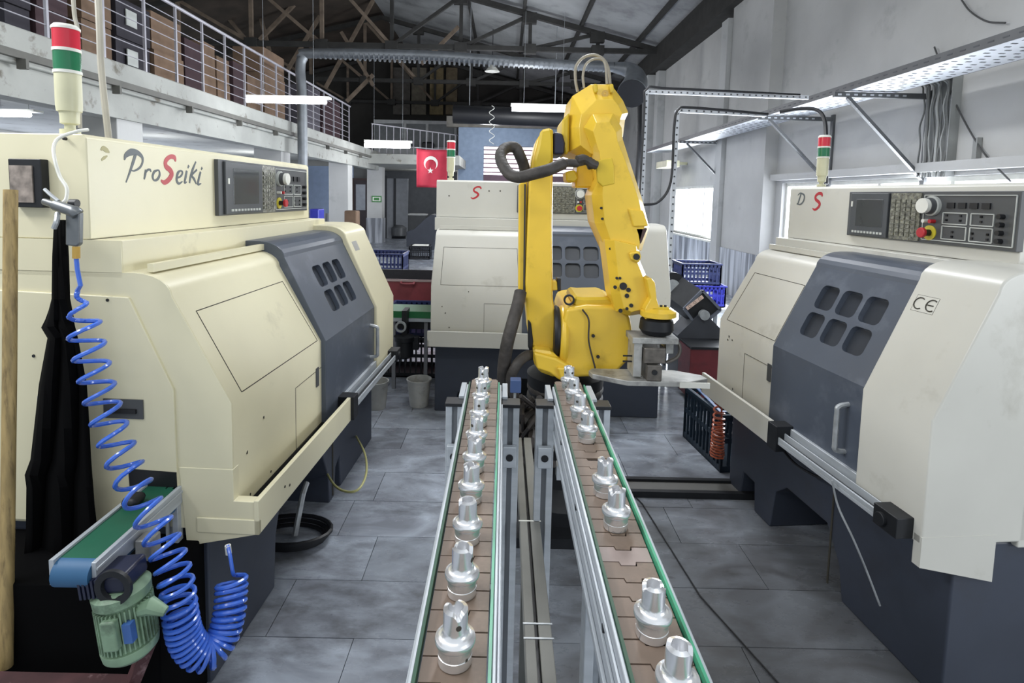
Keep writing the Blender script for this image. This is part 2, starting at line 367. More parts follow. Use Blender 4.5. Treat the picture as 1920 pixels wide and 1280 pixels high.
for k, (Y, lb) in enumerate(((15.0, 'nearest dark steel roof truss, crossing above the robot'), (19.5, 'second dark steel roof truss, behind the nearest one'), (24.0, 'farthest dark steel roof truss against the gable'))):
    t = thing('roof_truss', lb, 'truss', (0, Y, 0), 0, 'roof trusses')
    zb = 5.47; xs = [3.9, 2.33, .56, -1.24, -3.04, -4.86, -6.7, -8.6]
    G().bar((3.95, 0, zb), (-10, 0, zb), .12, .12).build('bottom_chord', trussm, t)
    G().bar((4.0, 0, roofz(4.0) - .2), (RX, 0, RZ - .2), .13, .13).bar((RX, 0, RZ - .2), (-10, 0, roofz(-10) - .2), .13, .13).build('top_chord', trussm, t)
    for i, x in enumerate(xs[1:], 1):
        m = trussm if x > -3.5 else trussr
        G().bar((x, 0, zb), (x, 0, roofz(x) - .2), .09).build('post', m, t)
        x2 = xs[i - 1]
        if x > RX: G().bar((x, 0, zb), (x2, 0, roofz(x2) - .2), .085).build('brace', m, t)
        else: G().bar((x, 0, roofz(x) - .2), (x2, 0, zb), .085).build('brace', m, t)
        if x > RX: G().box((x - .2, -.09, roofz(x) - .42), (x + .16, .09, roofz(x) - .16)).build('gusset', trussm, t)
        G().box((x - .16, -.09, zb - .12), (x + .16, .09, zb + .12)).build('gusset', trussm, t)
# lengthwise brown bracing on the left bay
for i, (a, b) in enumerate((((400, 0), (545, 175)), ((505, 95), (480, 0)), ((700, 0), (610, 165)), ((560, 0), (487, 75)), ((640, 60), (700, 160)), ((600, 30), (540, 130)), ((860, 50), (790, 120)), ((700, 140), (650, 190)))):
    p = atY(a[0], a[1], 17.5 + .4 * (i % 3)); q = atY(b[0], b[1], 17.5 + .4 * (i % 3))
    tag(G().bar(p, q, .1).build('roof_brace', trussr), 'pale rusty diagonal roof brace over the left bay, ' + ('the leftmost', 'the second from the left', 'reaching highest beside the left lamp', 'the third from the left', 'just left of the pale gable boards', 'the short steep one', 'nearest the robot', 'the lowest one')[i], 'brace', 'rusty roof braces over the left bay')

# mezzanine on the left
MX = -3.95; SZ = 2.92
mz = G().box((-12, 1.5, 2.62), (MX, 17.8, SZ)).build('mezzanine_slab', concrete, bevel=.02); struct(mz); mz.name = 'ceiling_mezzanine'
G().box((MX - .28, 1.5, 2.36), (MX - .06, 17.8, 2.62)).build('edge_beam', concrete, mz)
for Y in (5.9, 10.2, 14.5, 18.5):
    struct(G().box((MX - .6, Y, 0), (MX - .1, Y + .42, 2.5)).build('trim_2', plaster, bevel=.01))
    G().box((MX - .62, Y - .02, 0), (MX - .08, Y + .44, .82)).build('marble_cladding', wains, mz)
for y0 in (3.0,):
    struct(G().box((-9.2, -1, 0), (-9.0, 24, 2.62)).build('wall_left', plaster))
# pale blue screen wall under the mezzanine + windows in the left wall
pblue = mat('pale_blue_paint', '#9fb2cf', .7, var=.03)
struct(G().box((-9.0, 21.0, 0), (-5.7, 21.15, 2.6)).build('wall_back_lower', pblue))
G().box((-8.99, 20.95, 0), (-5.72, 21.0, .85)).build('marble_cladding', wains, bpy.data.objects['wall_back_lower'])
wl = struct(G().box((-8.98, 6, 1.0), (-8.93, 16, 1.04)).build('window_3', whitep))
for k in range(4): G().box((-8.97, 6.1 + k * 2.5, 1.05), (-8.95, 8.5 + k * 2.5, 2.2)).build('pane', emis('soft_window_light', '#e4ecff', 2.2), wl)
# wooden door and exit doorway
dr = struct(G().box((-5.7, 20.9, 0), (-5.63, 21.0, 2.1)).box((-5.12, 20.9, 0), (-5.05, 21.0, 2.1)).box((-5.7, 20.9, 2.1), (-5.05, 21.0, 2.18)).build('door_1', mat('door_frame_wood', '#4a3a35', .6)))
G().box((-5.63, 20.93, 0), (-5.12, 20.97, 2.1)).build('door_leaf', mat('door_leaf_brown', '#33272a', .5), dr)
G().box((-5.55, 20.91, 1.0), (-5.2, 20.935, 1.95)).build('pane', mat('frosted_pane', '#9aa0a8', .3), dr)
# cross gallery at the far end
gl = G().box((-5.2, 19.6, 2.55), (-1.75, 24, 2.8)).build('gallery_slab', concrete); struct(gl); gl.name = 'ceiling_gallery'
of = struct(G().box((-5.1, 21.8, 2.8), (-1.9, 21.9, 3.45)).box((-5.1, 21.8, 4.32), (-1.9, 21.9, 4.45)).box((-3.95, 21.78, 3.4), (-3.85, 21.9, 4.4)).box((-3.1, 21.78, 3.4), (-3.0, 21.9, 4.4)).box((-2.0, 21.78, 3.4), (-1.9, 21.9, 4.4)).build('window_4', mat('office_frame', '#a9abab', .6)))
G().box((-5.1, 21.84, 3.45), (-2.0, 21.86, 4.32)).build('pane', mat('dim_office_glass', '#5b5e60', .2), of)
tag(G().box((-3.2, 21.4, 2.8), (-2.75, 21.7, 3.62)).build('office_chair', blackp, bevel=.08), 'black rounded seat back behind the gallery office window', 'chair')
struct(G().box((-1.85, 21.6, 0), (-.65, 21.8, 4.2)).build('wall_panel', mat('grey_board', '#8f9294', .7)))
# blue wall and bright opening behind the robot
bw = struct(G().box((-1.6, 19.0, 0), (2.4, 19.1, 1.5)).box((-1.6, 19.0, 1.5), (-.75, 19.1, 3.9)).box((-.75, 19.0, 3.3), (2.4, 19.1, 3.9)).build('wall_blue', mat('blue_wall_paint', '#7d8da3', .7, var=.05)))
struct(G().box((-2.0, 18.9, 3.9), (3.4, 19.2, 4.25)).build('trim_3', mat('grey_brown_lintel', '#6f6c66', .8, var=.1)))
shm = emis('bright_shed_opening', '#f2e9f4', 1.6)
wn5 = struct(G().box((-.75, 19.3, 2.35), (2.3, 19.34, 3.3)).build('window_5', shm))
for k in range(6): G().box((-.75, 19.22, 2.42 + .15 * k), (2.3, 19.28, 2.46 + .15 * k)).build('louvre', mat('maroon_slat', '#6b4a55', .6), wn5)
G().box((-.75, 19.3, 1.5), (2.3, 19.36, 2.35)).build('lower_screen', mat('mauve_shutter', '#66505c', .7), wn5)
# brown boards high on the gable
for k, (a, b, c) in enumerate(((738, 770, '#57534e'), (772, 800, '#6b6558'), (806, 832, '#7d6f50'), (836, 858, '#6b5f4a'))):
    p = atY(a, 215, 24.2); q = atY(b, 128, 24.2)
    tag(G().box((p.x, 24.1, p.z), (q.x, 24.28, q.z)).build('wall_board', mat('board%d' % k, c, .8, var=.12)), ('grey board', 'pale brown board', 'ochre board', 'brown board')[k] + ' standing high on the dark end gable, ' + ('leftmost of four', 'second from the left', 'third from the left', 'rightmost of four')[k], 'board', 'boards on the end gable')
# dark under-gallery corner with cabinets
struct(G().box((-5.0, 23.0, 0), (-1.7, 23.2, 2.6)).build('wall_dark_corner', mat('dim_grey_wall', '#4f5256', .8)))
dk = thing('steel_door', 'tall dark steel double door in the dim corner beneath the gallery', 'door', (0, 0, 0))
a = atY(725, 440, 20.5); b = atY(765, 335, 20.5)
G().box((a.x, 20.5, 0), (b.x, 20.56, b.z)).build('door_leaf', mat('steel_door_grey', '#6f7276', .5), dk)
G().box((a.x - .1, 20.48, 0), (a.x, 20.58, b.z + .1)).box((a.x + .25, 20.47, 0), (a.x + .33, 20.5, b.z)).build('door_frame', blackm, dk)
cb = thing('workshop_cupboard', 'dark low cupboard with a pale worktop under the gallery', 'cupboard', (0, 0, 0))
a = atY(765, 440, 21.0); b = atY(800, 400, 21.0)
G().box((a.x, 20.8, 0), (b.x, 21.4, .85)).build('body', panelg, cb); G().box((a.x, 20.75, .85), (b.x, 21.4, .9)).build('worktop', plasterg, cb)

# exit sign
es = thing('exit_sign', 'small green and white exit sign on the far white column', 'sign', (0, 0, 0))
p = atY(697, 367, 18.45); q = atY(715, 379, 18.45)
G().box((p.x, 18.46, q.z), (q.x, 18.49, p.z)).build('plate', mat('sign_green', '#3d7f3f', .5), es)
G().box((p.x + .03, 18.45, q.z + .035), (q.x - .03, 18.462, p.z - .035)).build('face', whitep, es)
G().box((p.x + .07, 18.445, q.z + .06), (q.x - .07, 18.452, p.z - .06)).build('symbol', MATS['sign_green'], es)

# ---- mezzanine railing
whr = mat('railing_pale_steel', '#a9a7ae', .5, metal=.3)
rl = thing('mezzanine_railing', 'pale steel railing with horizontal rods along the mezzanine edge', 'railing', (MX - .1, 0, SZ))
Ys = [2.6, 3.4, 4.2, 5.05, 5.75, 6.4, 7.0, 7.6, 8.2, 8.8, 9.4, 10.0, 10.6, 11.2, 11.9, 12.6, 13.3, 14.0, 14.6]
for Y in Ys: G().box((-.013, Y - .013, 0), (.013, Y + .013, .92)).build('post', whr, rl)
G().tube([(0, 1.8, .93), (0, 14.7, .93)], .022, 8).build('handrail', whr, rl)
for k in range(6): G().tube([(0, 1.8, .13 + .13 * k), (0, 14.6, .13 + .13 * k)], .006, 6).build('rod', whr, rl)
r2 = thing('gallery_railing', 'thin upright-bar railing on the far cross gallery', 'railing', (0, 0, 0))
a = atY(690, 300, 16.5); 
for k in range(16):
    x = MX + .02 + k * .17; G().tube([(x, 16.6 + k * .2, 2.85), (x, 16.6 + k * .2, 3.65)], .014, 6).build('bar', whr, r2)
G().tube([(MX, 16.6, 3.66), (MX + 2.6, 19.65, 3.66)], .02, 6).tube([(MX, 16.6, 3.1), (MX + 2.6, 19.65, 3.1)], .014, 6).build('handrail', whr, r2)
G().box((MX - .1, 16.4, 2.5), (MX + 2.6, 19.7, 2.78)).build('gallery_floor', concrete, gl)
# cable channel on the mezzanine face
ch = thing('cable_channel', 'thin dark cable channel running along the mezzanine face', 'cable channel', (0, 0, 0))
G().box((MX + .002, 1.5, 2.66), (MX + .05, 17.5, 2.72)).build('channel', mat('dull_galvanised', '#5f5e59', .7), ch)
for Y in (3.6, 4.6, 5.7, 7, 8.3, 9.6, 11, 12.4, 13.8, 15.2): G().box((MX + .002, Y, 2.58), (MX + .08, Y + .03, 2.66)).build('bracket', MATS['dull_galvanised'], ch)

# cartons stored on the mezzanine
cartM = {'b': mat('carton_brown', '#725c4a', .85, var=.08), 'd': mat('carton_dark', '#2b2830', .8), 'm': mat('carton_maroon', '#3d2a2f', .8), 'g': mat('carton_grey', '#4d4a52', .8)}
spots = [(158, 215, 96, -40, 'b', 'tall brown carton stack nearest the photographer on the mezzanine'), (222, 286, 122, 8, 'd', 'black carton stack with white labels on the mezzanine, right of the first brown stack'),
         (290, 346, 152, 35, 'b', 'brown cardboard stack behind the middle of the mezzanine railing'), (350, 381, 168, 78, 'm', 'dark maroon box between two brown stacks on the mezzanine'),
         (383, 408, 175, 82, 'b', 'narrow brown carton right of the dark maroon box'), (410, 434, 186, 110, 'b', 'low brown carton second right of the dark maroon box'),
         (438, 462, 192, 120, 'm', 'maroon box by the ninth railing bay on the mezzanine'), (464, 492, 200, 145, 'b', 'small brown carton above the left ceiling lamp'),
         (498, 536, 215, 100, 'b', 'brown carton pile just left of the vertical duct'), (578, 602, 235, 165, 'g', 'grey box pile just right of the vertical duct'), (606, 640, 250, 185, 'm', 'dim maroon box pile near the railing end'), (10, 60, 20, -60, 'd', 'dark covered box at the left edge of the mezzanine'), (70, 130, 60, -60, 'm', 'dark maroon crate second from the left edge of the mezzanine')]
for x0, x1, yb, yt, c, lb in spots:
    X = MX - .5
    a = atX(x0, yb, X); b = atX(x1, yb, X)
    top = atX((x0 + x1) / 2, yt, X).z; y0, y1 = a.y, b.y
    H = max(.3, top - SZ); t = thing('carton', lb, 'box', (X - .3, (y0 + y1) / 2, SZ + .004), 0, 'cartons on the mezzanine')
    n = max(1, round(H / .42)); dy = (y1 - y0) / 2
    for k in range(n):
        G().box((-.3 + R.uniform(0, .02), -dy + .01, H * k / n), (.3 - R.uniform(0, .03), dy - .01, H * (k + 1) / n - .008)).build('layer', cartM[c], t)
        if c == 'd' and x0 > 200: G().box((.295, -dy * .5, H * (k + .35) / n), (.306, dy * .1, H * (k + .75) / n)).build('paper_label', lineg, t)

# ---- fluorescent fixtures
tubeM = emis('fluorescent_tube', '#f5f8ff', 9)
for (x0, y0, x1, y1, Y, lb) in ((462, 182, 618, 190, 8.0, 'twin tube ceiling light glowing beside the vertical duct'), (683, 266, 772, 272, 14.2, 'far tube ceiling light glowing in front of the gallery'),
                                (958, 198, 1078, 204, 10.5, 'tube ceiling light glowing just left of the robot head'), (-20, 208, 68, 222, 6.0, 'tube ceiling light glowing under the mezzanine at the left edge')):
    a = atY(x0, y0, Y); b = atY(x1, y1, Y); t = thing('ceiling_lamp', lb, 'lamp', ((a.x + b.x) / 2, Y, a.z), 0, 'fluorescent ceiling lamps')
    hw = (b.x - a.x) / 2; s = Y / 1050
    G().box((-hw, -.03, .0), (hw, .1, 4 * s)).build('housing', whitep, t)
    G().tube([(-hw + .02, -.03, -6 * s), (hw - .04, -.03, -6 * s)], 4.5 * s, 10).build('lamp_tube', tubeM, t)
    G().tube([(-hw * .6, .03, 0), (-hw * .6, .03, (5.0 if Y > 7 else 2.6) - a.z)], .003, 5).tube([(hw * .6, .03, 0), (hw * .6, .03, (5.0 if Y > 7 else 2.6) - a.z)], .003, 5).build('hanger', steel, t)
hb = thing('pendant_lamp', 'small unlit bell lamp hanging far under the roof', 'lamp', atY(923, 130, 16))
G().lathe([(.05, .12), (.06, .1), (.2, -.04), (.21, -.06), (.17, -.06), (.02, 0)], None, 16).build('lamp_shade', whitep, hb); G().tube([(0, 0, .1), (0, 0, 1.1)], .01, 5).build('cord', blackp, hb)

# ---- spiral duct
dt = thing('air_duct', 'grey spiral metal duct crossing under the trusses with two elbows', 'duct', (0, 0, 0))
YD = 10.4
pts = [atY(568, 330, YD), atY(566, 180, YD), atY(563, 130, YD), atY(568, 108, YD), atY(585, 100, YD), atY(800, 104, YD), atY(1000, 118, YD), atY(1150, 126, YD)]
pl = spline(pts, 8)
rad = []
g = G().tube(pl, .088, 18).build('duct_pipe', duct, dt)
rings = G()
for i in range(60):
    t = i / 59; p = atY(590 + 550 * t, 100.5 + 26 * t, YD); q = atY(592.5 + 550 * t, 100.7 + 26 * t, YD); rings.tube([p, q], .0895, 14)
o = rings.build('seam_ring', duct, dt); o['kind'] = 'stuff'
e = [atY(1150, 126, YD), atY(1180, 132, YD), atY(1192, 150, YD - .2), atY(1185, 175, YD - .7)]
G().tube(spline(e, 6), [.09 + .009 * k for k in range(19)], 18).build('elbow', duct, dt)
G().tube([e[-1] + (e[-1] - e[-2]).normalized() * .01, e[-1] + (e[-1] - e[-2]).normalized() * .03], .243, 24).build('duct_mouth', blackp, dt)
bd = thing('black_duct', 'fat black horizontal pipe behind the lamp beside the robot head', 'duct', (0, 0, 0))
G().tube([atY(850, 214, 16), atY(1066, 222, 16)], .26, 18).build('duct_pipe', blackp, bd)
for px_ in (880, 1040): q = atY(px_, 215, 16); G().tube([q, (q.x, 16, roofz(q.x))], .012, 6).build('hanger', steel, bd)
# steel drop pipes at the wall end
tag(G().tube(spline([atY(1192, 140, 13), atY(1199, 160, 13), atY(1197, 300, 13), atY(1190, 430, 13), Vector((atY(1190, 430, 13).x, 13, 0))], 6), .06, 10).build('drop_pipe', blackp), 'tall black drop pipe beside the grey end column', 'pipe')

# flag
fm = mat('flag_red', '#a8283c', .8, var=.05)
fg = thing('flag', 'red flag with white crescent and star hanging in front of the gallery', 'flag', (0, 0, 0))
p = atY(781, 278, 14.5); q = atY(838, 352, 14.5)
W = q.x - p.x; H = p.z - q.z; nx, nz = 24, 12; V = []; Fc = []
for j in range(nz + 1):
    for i in range(nx + 1):
        u, v = i / nx, j / nz
        V.append((p.x + W * u, 14.5 + .05 * math.sin(u * 9 + v) * (1 - u * .6), p.z - H * v - .03 * math.sin(u * 3.1) * (1 - v)))
for j in range(nz):
    for i in range(nx): k = j * (nx + 1) + i; Fc.append((k, k + 1, k + nx + 2, k + nx + 1))
o = G().add(V, Fc).build('flag_cloth', fm, fg); md = o.modifiers.new('s', 'SOLIDIFY'); md.thickness = .004
c = atY(808, 306, 14.42); s = 14.4 / 1050; cres = []
for k in range(25): a = math.radians(-60 + 300 * k / 24 - 60 + 30); cres.append((c.x + 13 * s * math.cos(a), c.z + 13 * s * math.sin(a)))
for k in range(25): a = math.radians(-60 + 300 * (24 - k) / 24 - 30 - 60); cres.append((c.x - 0 * s + 10 * s * math.cos(a), c.z - 3.2 * s + 10 * s * math.sin(a)))
# crescent opens downward as it hangs sideways
cres = [(c.x + 13 * s * math.cos(math.radians(a)), c.z + 13 * s * math.sin(math.radians(a))) for a in range(-50, 231, 14)] + [(c.x + 10.3 * s * math.cos(math.radians(a)), c.z - 3.4 * s + 10.3 * s * math.sin(math.radians(a))) for a in range(225, -46, -14)]
G().prism(cres, 'y', 14.40, 14.41).build('crescent', whitep, fg)
c = atY(807, 320, 14.42); st = [(c.x + (6 if k % 2 == 0 else 2.4) * s * math.cos(math.radians(90 + 36 * k)), c.z + (6 if k % 2 == 0 else 2.4) * s * math.sin(math.radians(90 + 36 * k))) for k in range(10)]
G().prism(st, 'y', 14.40, 14.41).build('star', whitep, fg)
G().tube([atY(779, 276, 14.5), atY(842, 281, 14.5)], .006, 5).build('cord', steel, fg)

# ================================================================== RIGHT WALL STEELWORK
tr = thing('cable_tray', 'long perforated galvanised cable tray running along the right wall', 'cable tray', (0, 0, 0))
TX = 3.35
traym = mat('tray_white_galv', '#c2c6cc', .5, metal=.3, var=.04)
pA = atX(1925, 62, TX); pB = atX(1212, 287, TX); tz = (pA.z + pB.z) / 2
T0, T1 = pA.y - .6, pB.y
G().box((TX, T0, tz), (TX + .5, T1, tz + .012)).build('tray_base', traym, tr)
G().box((TX - .004, T0, tz), (TX + .006, T1, tz + .07)).build('side_flange', mat('tray_flange', '#5d5e60', .5, metal=.4), tr)
G().box((TX + .5, T0, tz), (TX + .51, T1, tz + .07)).build('side_flange', MATS['tray_flange'], tr)
sl = G(); yv = T0
while yv < 9.5:
    for k in range(4): sl.box((TX + .06 + k * .11 + (.03 if int(yv * 10) % 2 else 0), yv, tz - .002), (TX + .10 + k * .11 + (.03 if int(yv * 10) % 2 else 0), yv + .018, tz + .001))
    yv += .085
o = sl.build('slot', mat('slot_dark', '#4a4c50', .8), tr); o['kind'] = 'stuff'
fg2 = G(); yv = T0
while yv < 9: fg2.box((TX - .006, yv, tz + .03), (TX - .003, yv + .05, tz + .04)); yv += .12
o = fg2.build('slot', MATS['slot_dark'], tr); o['kind'] = 'stuff'
# wall brackets under the tray
strut = mat('strut_dark_grey', '#5f6163', .5, metal=.4, var=.1)
for i, (px, lb) in enumerate(((1587, 'perforated wall bracket with long diagonal strut, nearest on the right wall'), (1440, 'perforated wall bracket with diagonal strut behind the right signal tower'), (1285, 'far perforated wall bracket with diagonal strut by the window'))):
    p = atX(px, (163, 223, 288)[i], TX); Y = p.y
    t = thing('wall_bracket', lb, 'bracket', (0, Y, 0), 0, 'cable tray brackets')
    G().box((TX - .12, -.02, tz - .06), (WX, .02, tz - .01)).build('arm', strut, t)
    G().bar((TX + .02, 0, tz - .06), (WX - .02, 0, tz - .85), .045, .03).build('diagonal', strut, t)
    G().box((WX - .03, -.03, tz - .95), (WX, .03, tz + .02)).build('upright', strut, t)
    h = G()
    for k in range(9): h.box((TX - .09 + k * .08, -.024, tz - .045), (TX - .055 + k * .08, -.018, tz - .028))
    for k in range(12):
        u = (k + .5) / 12; x = TX + .02 + (WX - .04 - TX) * u; z = tz - .06 - .79 * u; h.box((x - .012, -.02, z - .012), (x + .012, -.0145, z + .012))
    o = h.build('slot', traym, t); o['kind'] = 'stuff'
# plate post with cable bundle on the right wall
cbp = thing('cable_drop', 'grey perforated channel with a bundle of hanging cables on right wall', 'cable duct', (0, 0, 0))
a = atX(1740, 150, WX - .08); b = atX(1790, 150, WX - .08); zlo = 1.92
chg = mat('channel_grey', '#8f918f', .6)
G().box((WX - .03, b.y, zlo), (WX - .002, a.y, a.z - .02)).build('back_plate', chg, cbp)
G().box((WX - .09, b.y, zlo), (WX - .03, b.y + .012, a.z)).box((WX - .5, b.y, a.z - .03), (WX - .03, a.y, a.z - .018)).build('channel', chg, cbp)
for k in range(9):
    yk = b.y + .05 + (a.y - b.y - .02) * k / 8; pts = [(WX - .30, yk, a.z - .04), (WX - .12, yk, a.z - .05)] + [(WX - .07 - R.uniform(0, .02), yk + R.uniform(-.025, .025), a.z - .12 - (a.z - .12 - zlo) * j / 5) for j in range(0, 6)]
    G().tube(spline(pts, 5), .008 if k % 3 else .013, 6).build('cable', mat('cable_grey%d' % (k % 2), ('#6c6e6d', '#a9aba9')[k % 2], .5), cbp)
def curve0(pts, n=8): return spline([atY(x, y, Y) for x, y, Y in pts], n)
# perforated strut frames bridging from the tray to the end of the room
def strutframe(name, lb, pts, w, cable=None, crad=.012):
    t = thing(name, lb, 'strut frame', (0, 0, 0), 0, 'perforated strut frames')
    for i in range(len(pts) - 1):
        G().bar(pts[i], pts[i + 1], w, w).build('strut', traym, t)
        h = G(); d = pts[i + 1] - pts[i]; n = int(d.length / .06)
        for k in range(n):
            c = pts[i] + d * ((k + .5) / n); h.box((c.x - .007, c.y - w / 2 - .003, c.z - .007), (c.x + .007, c.y - w / 2 + .001, c.z + .007))
        o = h.build('hole', MATS['slot_dark'], t); o['kind'] = 'stuff'
    if cable: G().tube(spline(cable, 6), crad, 8).build('cable', blackp, t)
strutframe('strut_frame', 'taller pale perforated strut frame left of the window, reaching up to the cable tray',
           [Vector((atY(1192, 620, 5.6).x, 5.6, 0)), atY(1212, 172, 5.6), atY(1515, 183, 5.6)], .036, [atY(1186, 620, 5.55), atY(1207, 230, 5.55), atY(1212, 168, 5.55), atY(1260, 166, 5.55), atY(1500, 178, 5.55)])
strutframe('strut_frame', 'shorter pale perforated strut frame with black cable, in front of the taller one',
           [Vector((atY(1253, 500, 5.0).x, 5.0, 0)), atY(1270, 207, 5.0), atY(1436, 215, 5.0)], .035, [atY(1205, 384, 4.95), atY(1235, 378, 4.95), atY(1258, 340, 4.95), atY(1264, 240, 4.95), atY(1272, 206, 4.95), atY(1300, 202, 4.95), atY(1440, 214, 4.95)])
tag(G().tube(curve0([(1462, 210, 5.6), (1500, 204, 5.5), (1530, 206, 5.4), (1545, 222, 5.3), (1549, 260, 5.2), (1549, 345, 5.1)]), .018, 8).build('black_cable', blackp), 'black cable bending down behind the right signal tower', 'cable')
a = atX(1840, 258, WX); b = atX(1830, 338, WX)
tag(G().box((WX - .03, a.y - .02, max(b.z, 2.07)), (WX - .004, a.y + .05, a.z)).box((WX - .05, a.y - .02, max(b.z, 2.07)), (WX - .03, a.y - .005, a.z)).build('wall_rail', MATS['channel_grey']), 'short grey perforated rail on the right wall, above the right end of the window', 'rail')
# smaller wall items
tag(G().box(atX(1230, 316, 3.6), atX(1250, 300, 3.6) + Vector((.3, 0, 0))).box((4.0, atX(1240, 308, 3.6).y - .03, atX(1240, 308, 3.6).z), (4.195, atX(1240, 308, 3.6).y + .03, atX(1240, 308, 3.6).z + .06)).build('floodlight', ivory, bevel=.01), 'cream floodlight head under the cable tray beside the strut frames', 'lamp')
for i, (pp, lb) in enumerate(((((1752, 88), (1790, 190), (1840, 280), (1895, 340)), 'loose grey cable slanting down the right wall past the cable drop'), (((1803, 0), (1820, 22), (1850, 40), (1885, 43)), 'dark sagging cable at the upper right, above the tray'))):
    tag(G().tube(spline([atX(x, y, WX - .04) for x, y in pp], 6), .008, 6).build('loose_cable', mat('cable_dark', '#4a4a4a', .6)), lb, 'cable')
# thin wires by the robot head
wv = thing('curly_wire', 'thin pale curly wire dangling in front of the dark gable', 'wire', (0, 0, 0))
pts = []
for k in range(30):
    u = k / 29; pts.append(atY(922 + 5 * math.sin(u * 26), 198 + 72 * u, 9.5))
G().tube(pts, .006, 5).build('wire', whitep, wv)

# ================================================================== THE THREE LATHES
NZ = .98      # height of the nose line of the covers
def cover_profile(o, top, back, low):
    """side outline of the sloping front covers: y runs backwards from the nose, z up"""
    arc = [(.30 + o, top)] + [(.30 + o - .115 * math.sin(a) , top - .07 * (1 - math.cos(a))) for a in [math.radians(x) for x in (15, 30, 45, 60, 75, 90)]]
    return [(back, top)] + arc + [(o, NZ), (o, low), (back, low)]
def slope_M(x, s, off=0, top=1.385):
    """frame on the sloping face: local x along the machine, local y up the slope"""
    a = Vector((0, 0, NZ)); b = Vector((0, .185, top - .07)); d = (b - a).normalized()
    p = a + (b - a) * s; n = Vector((1, 0, 0)).cross(d)
    return basis((x, p.y + n.y * off, p.z + n.z * off), (1, 0, 0), d)


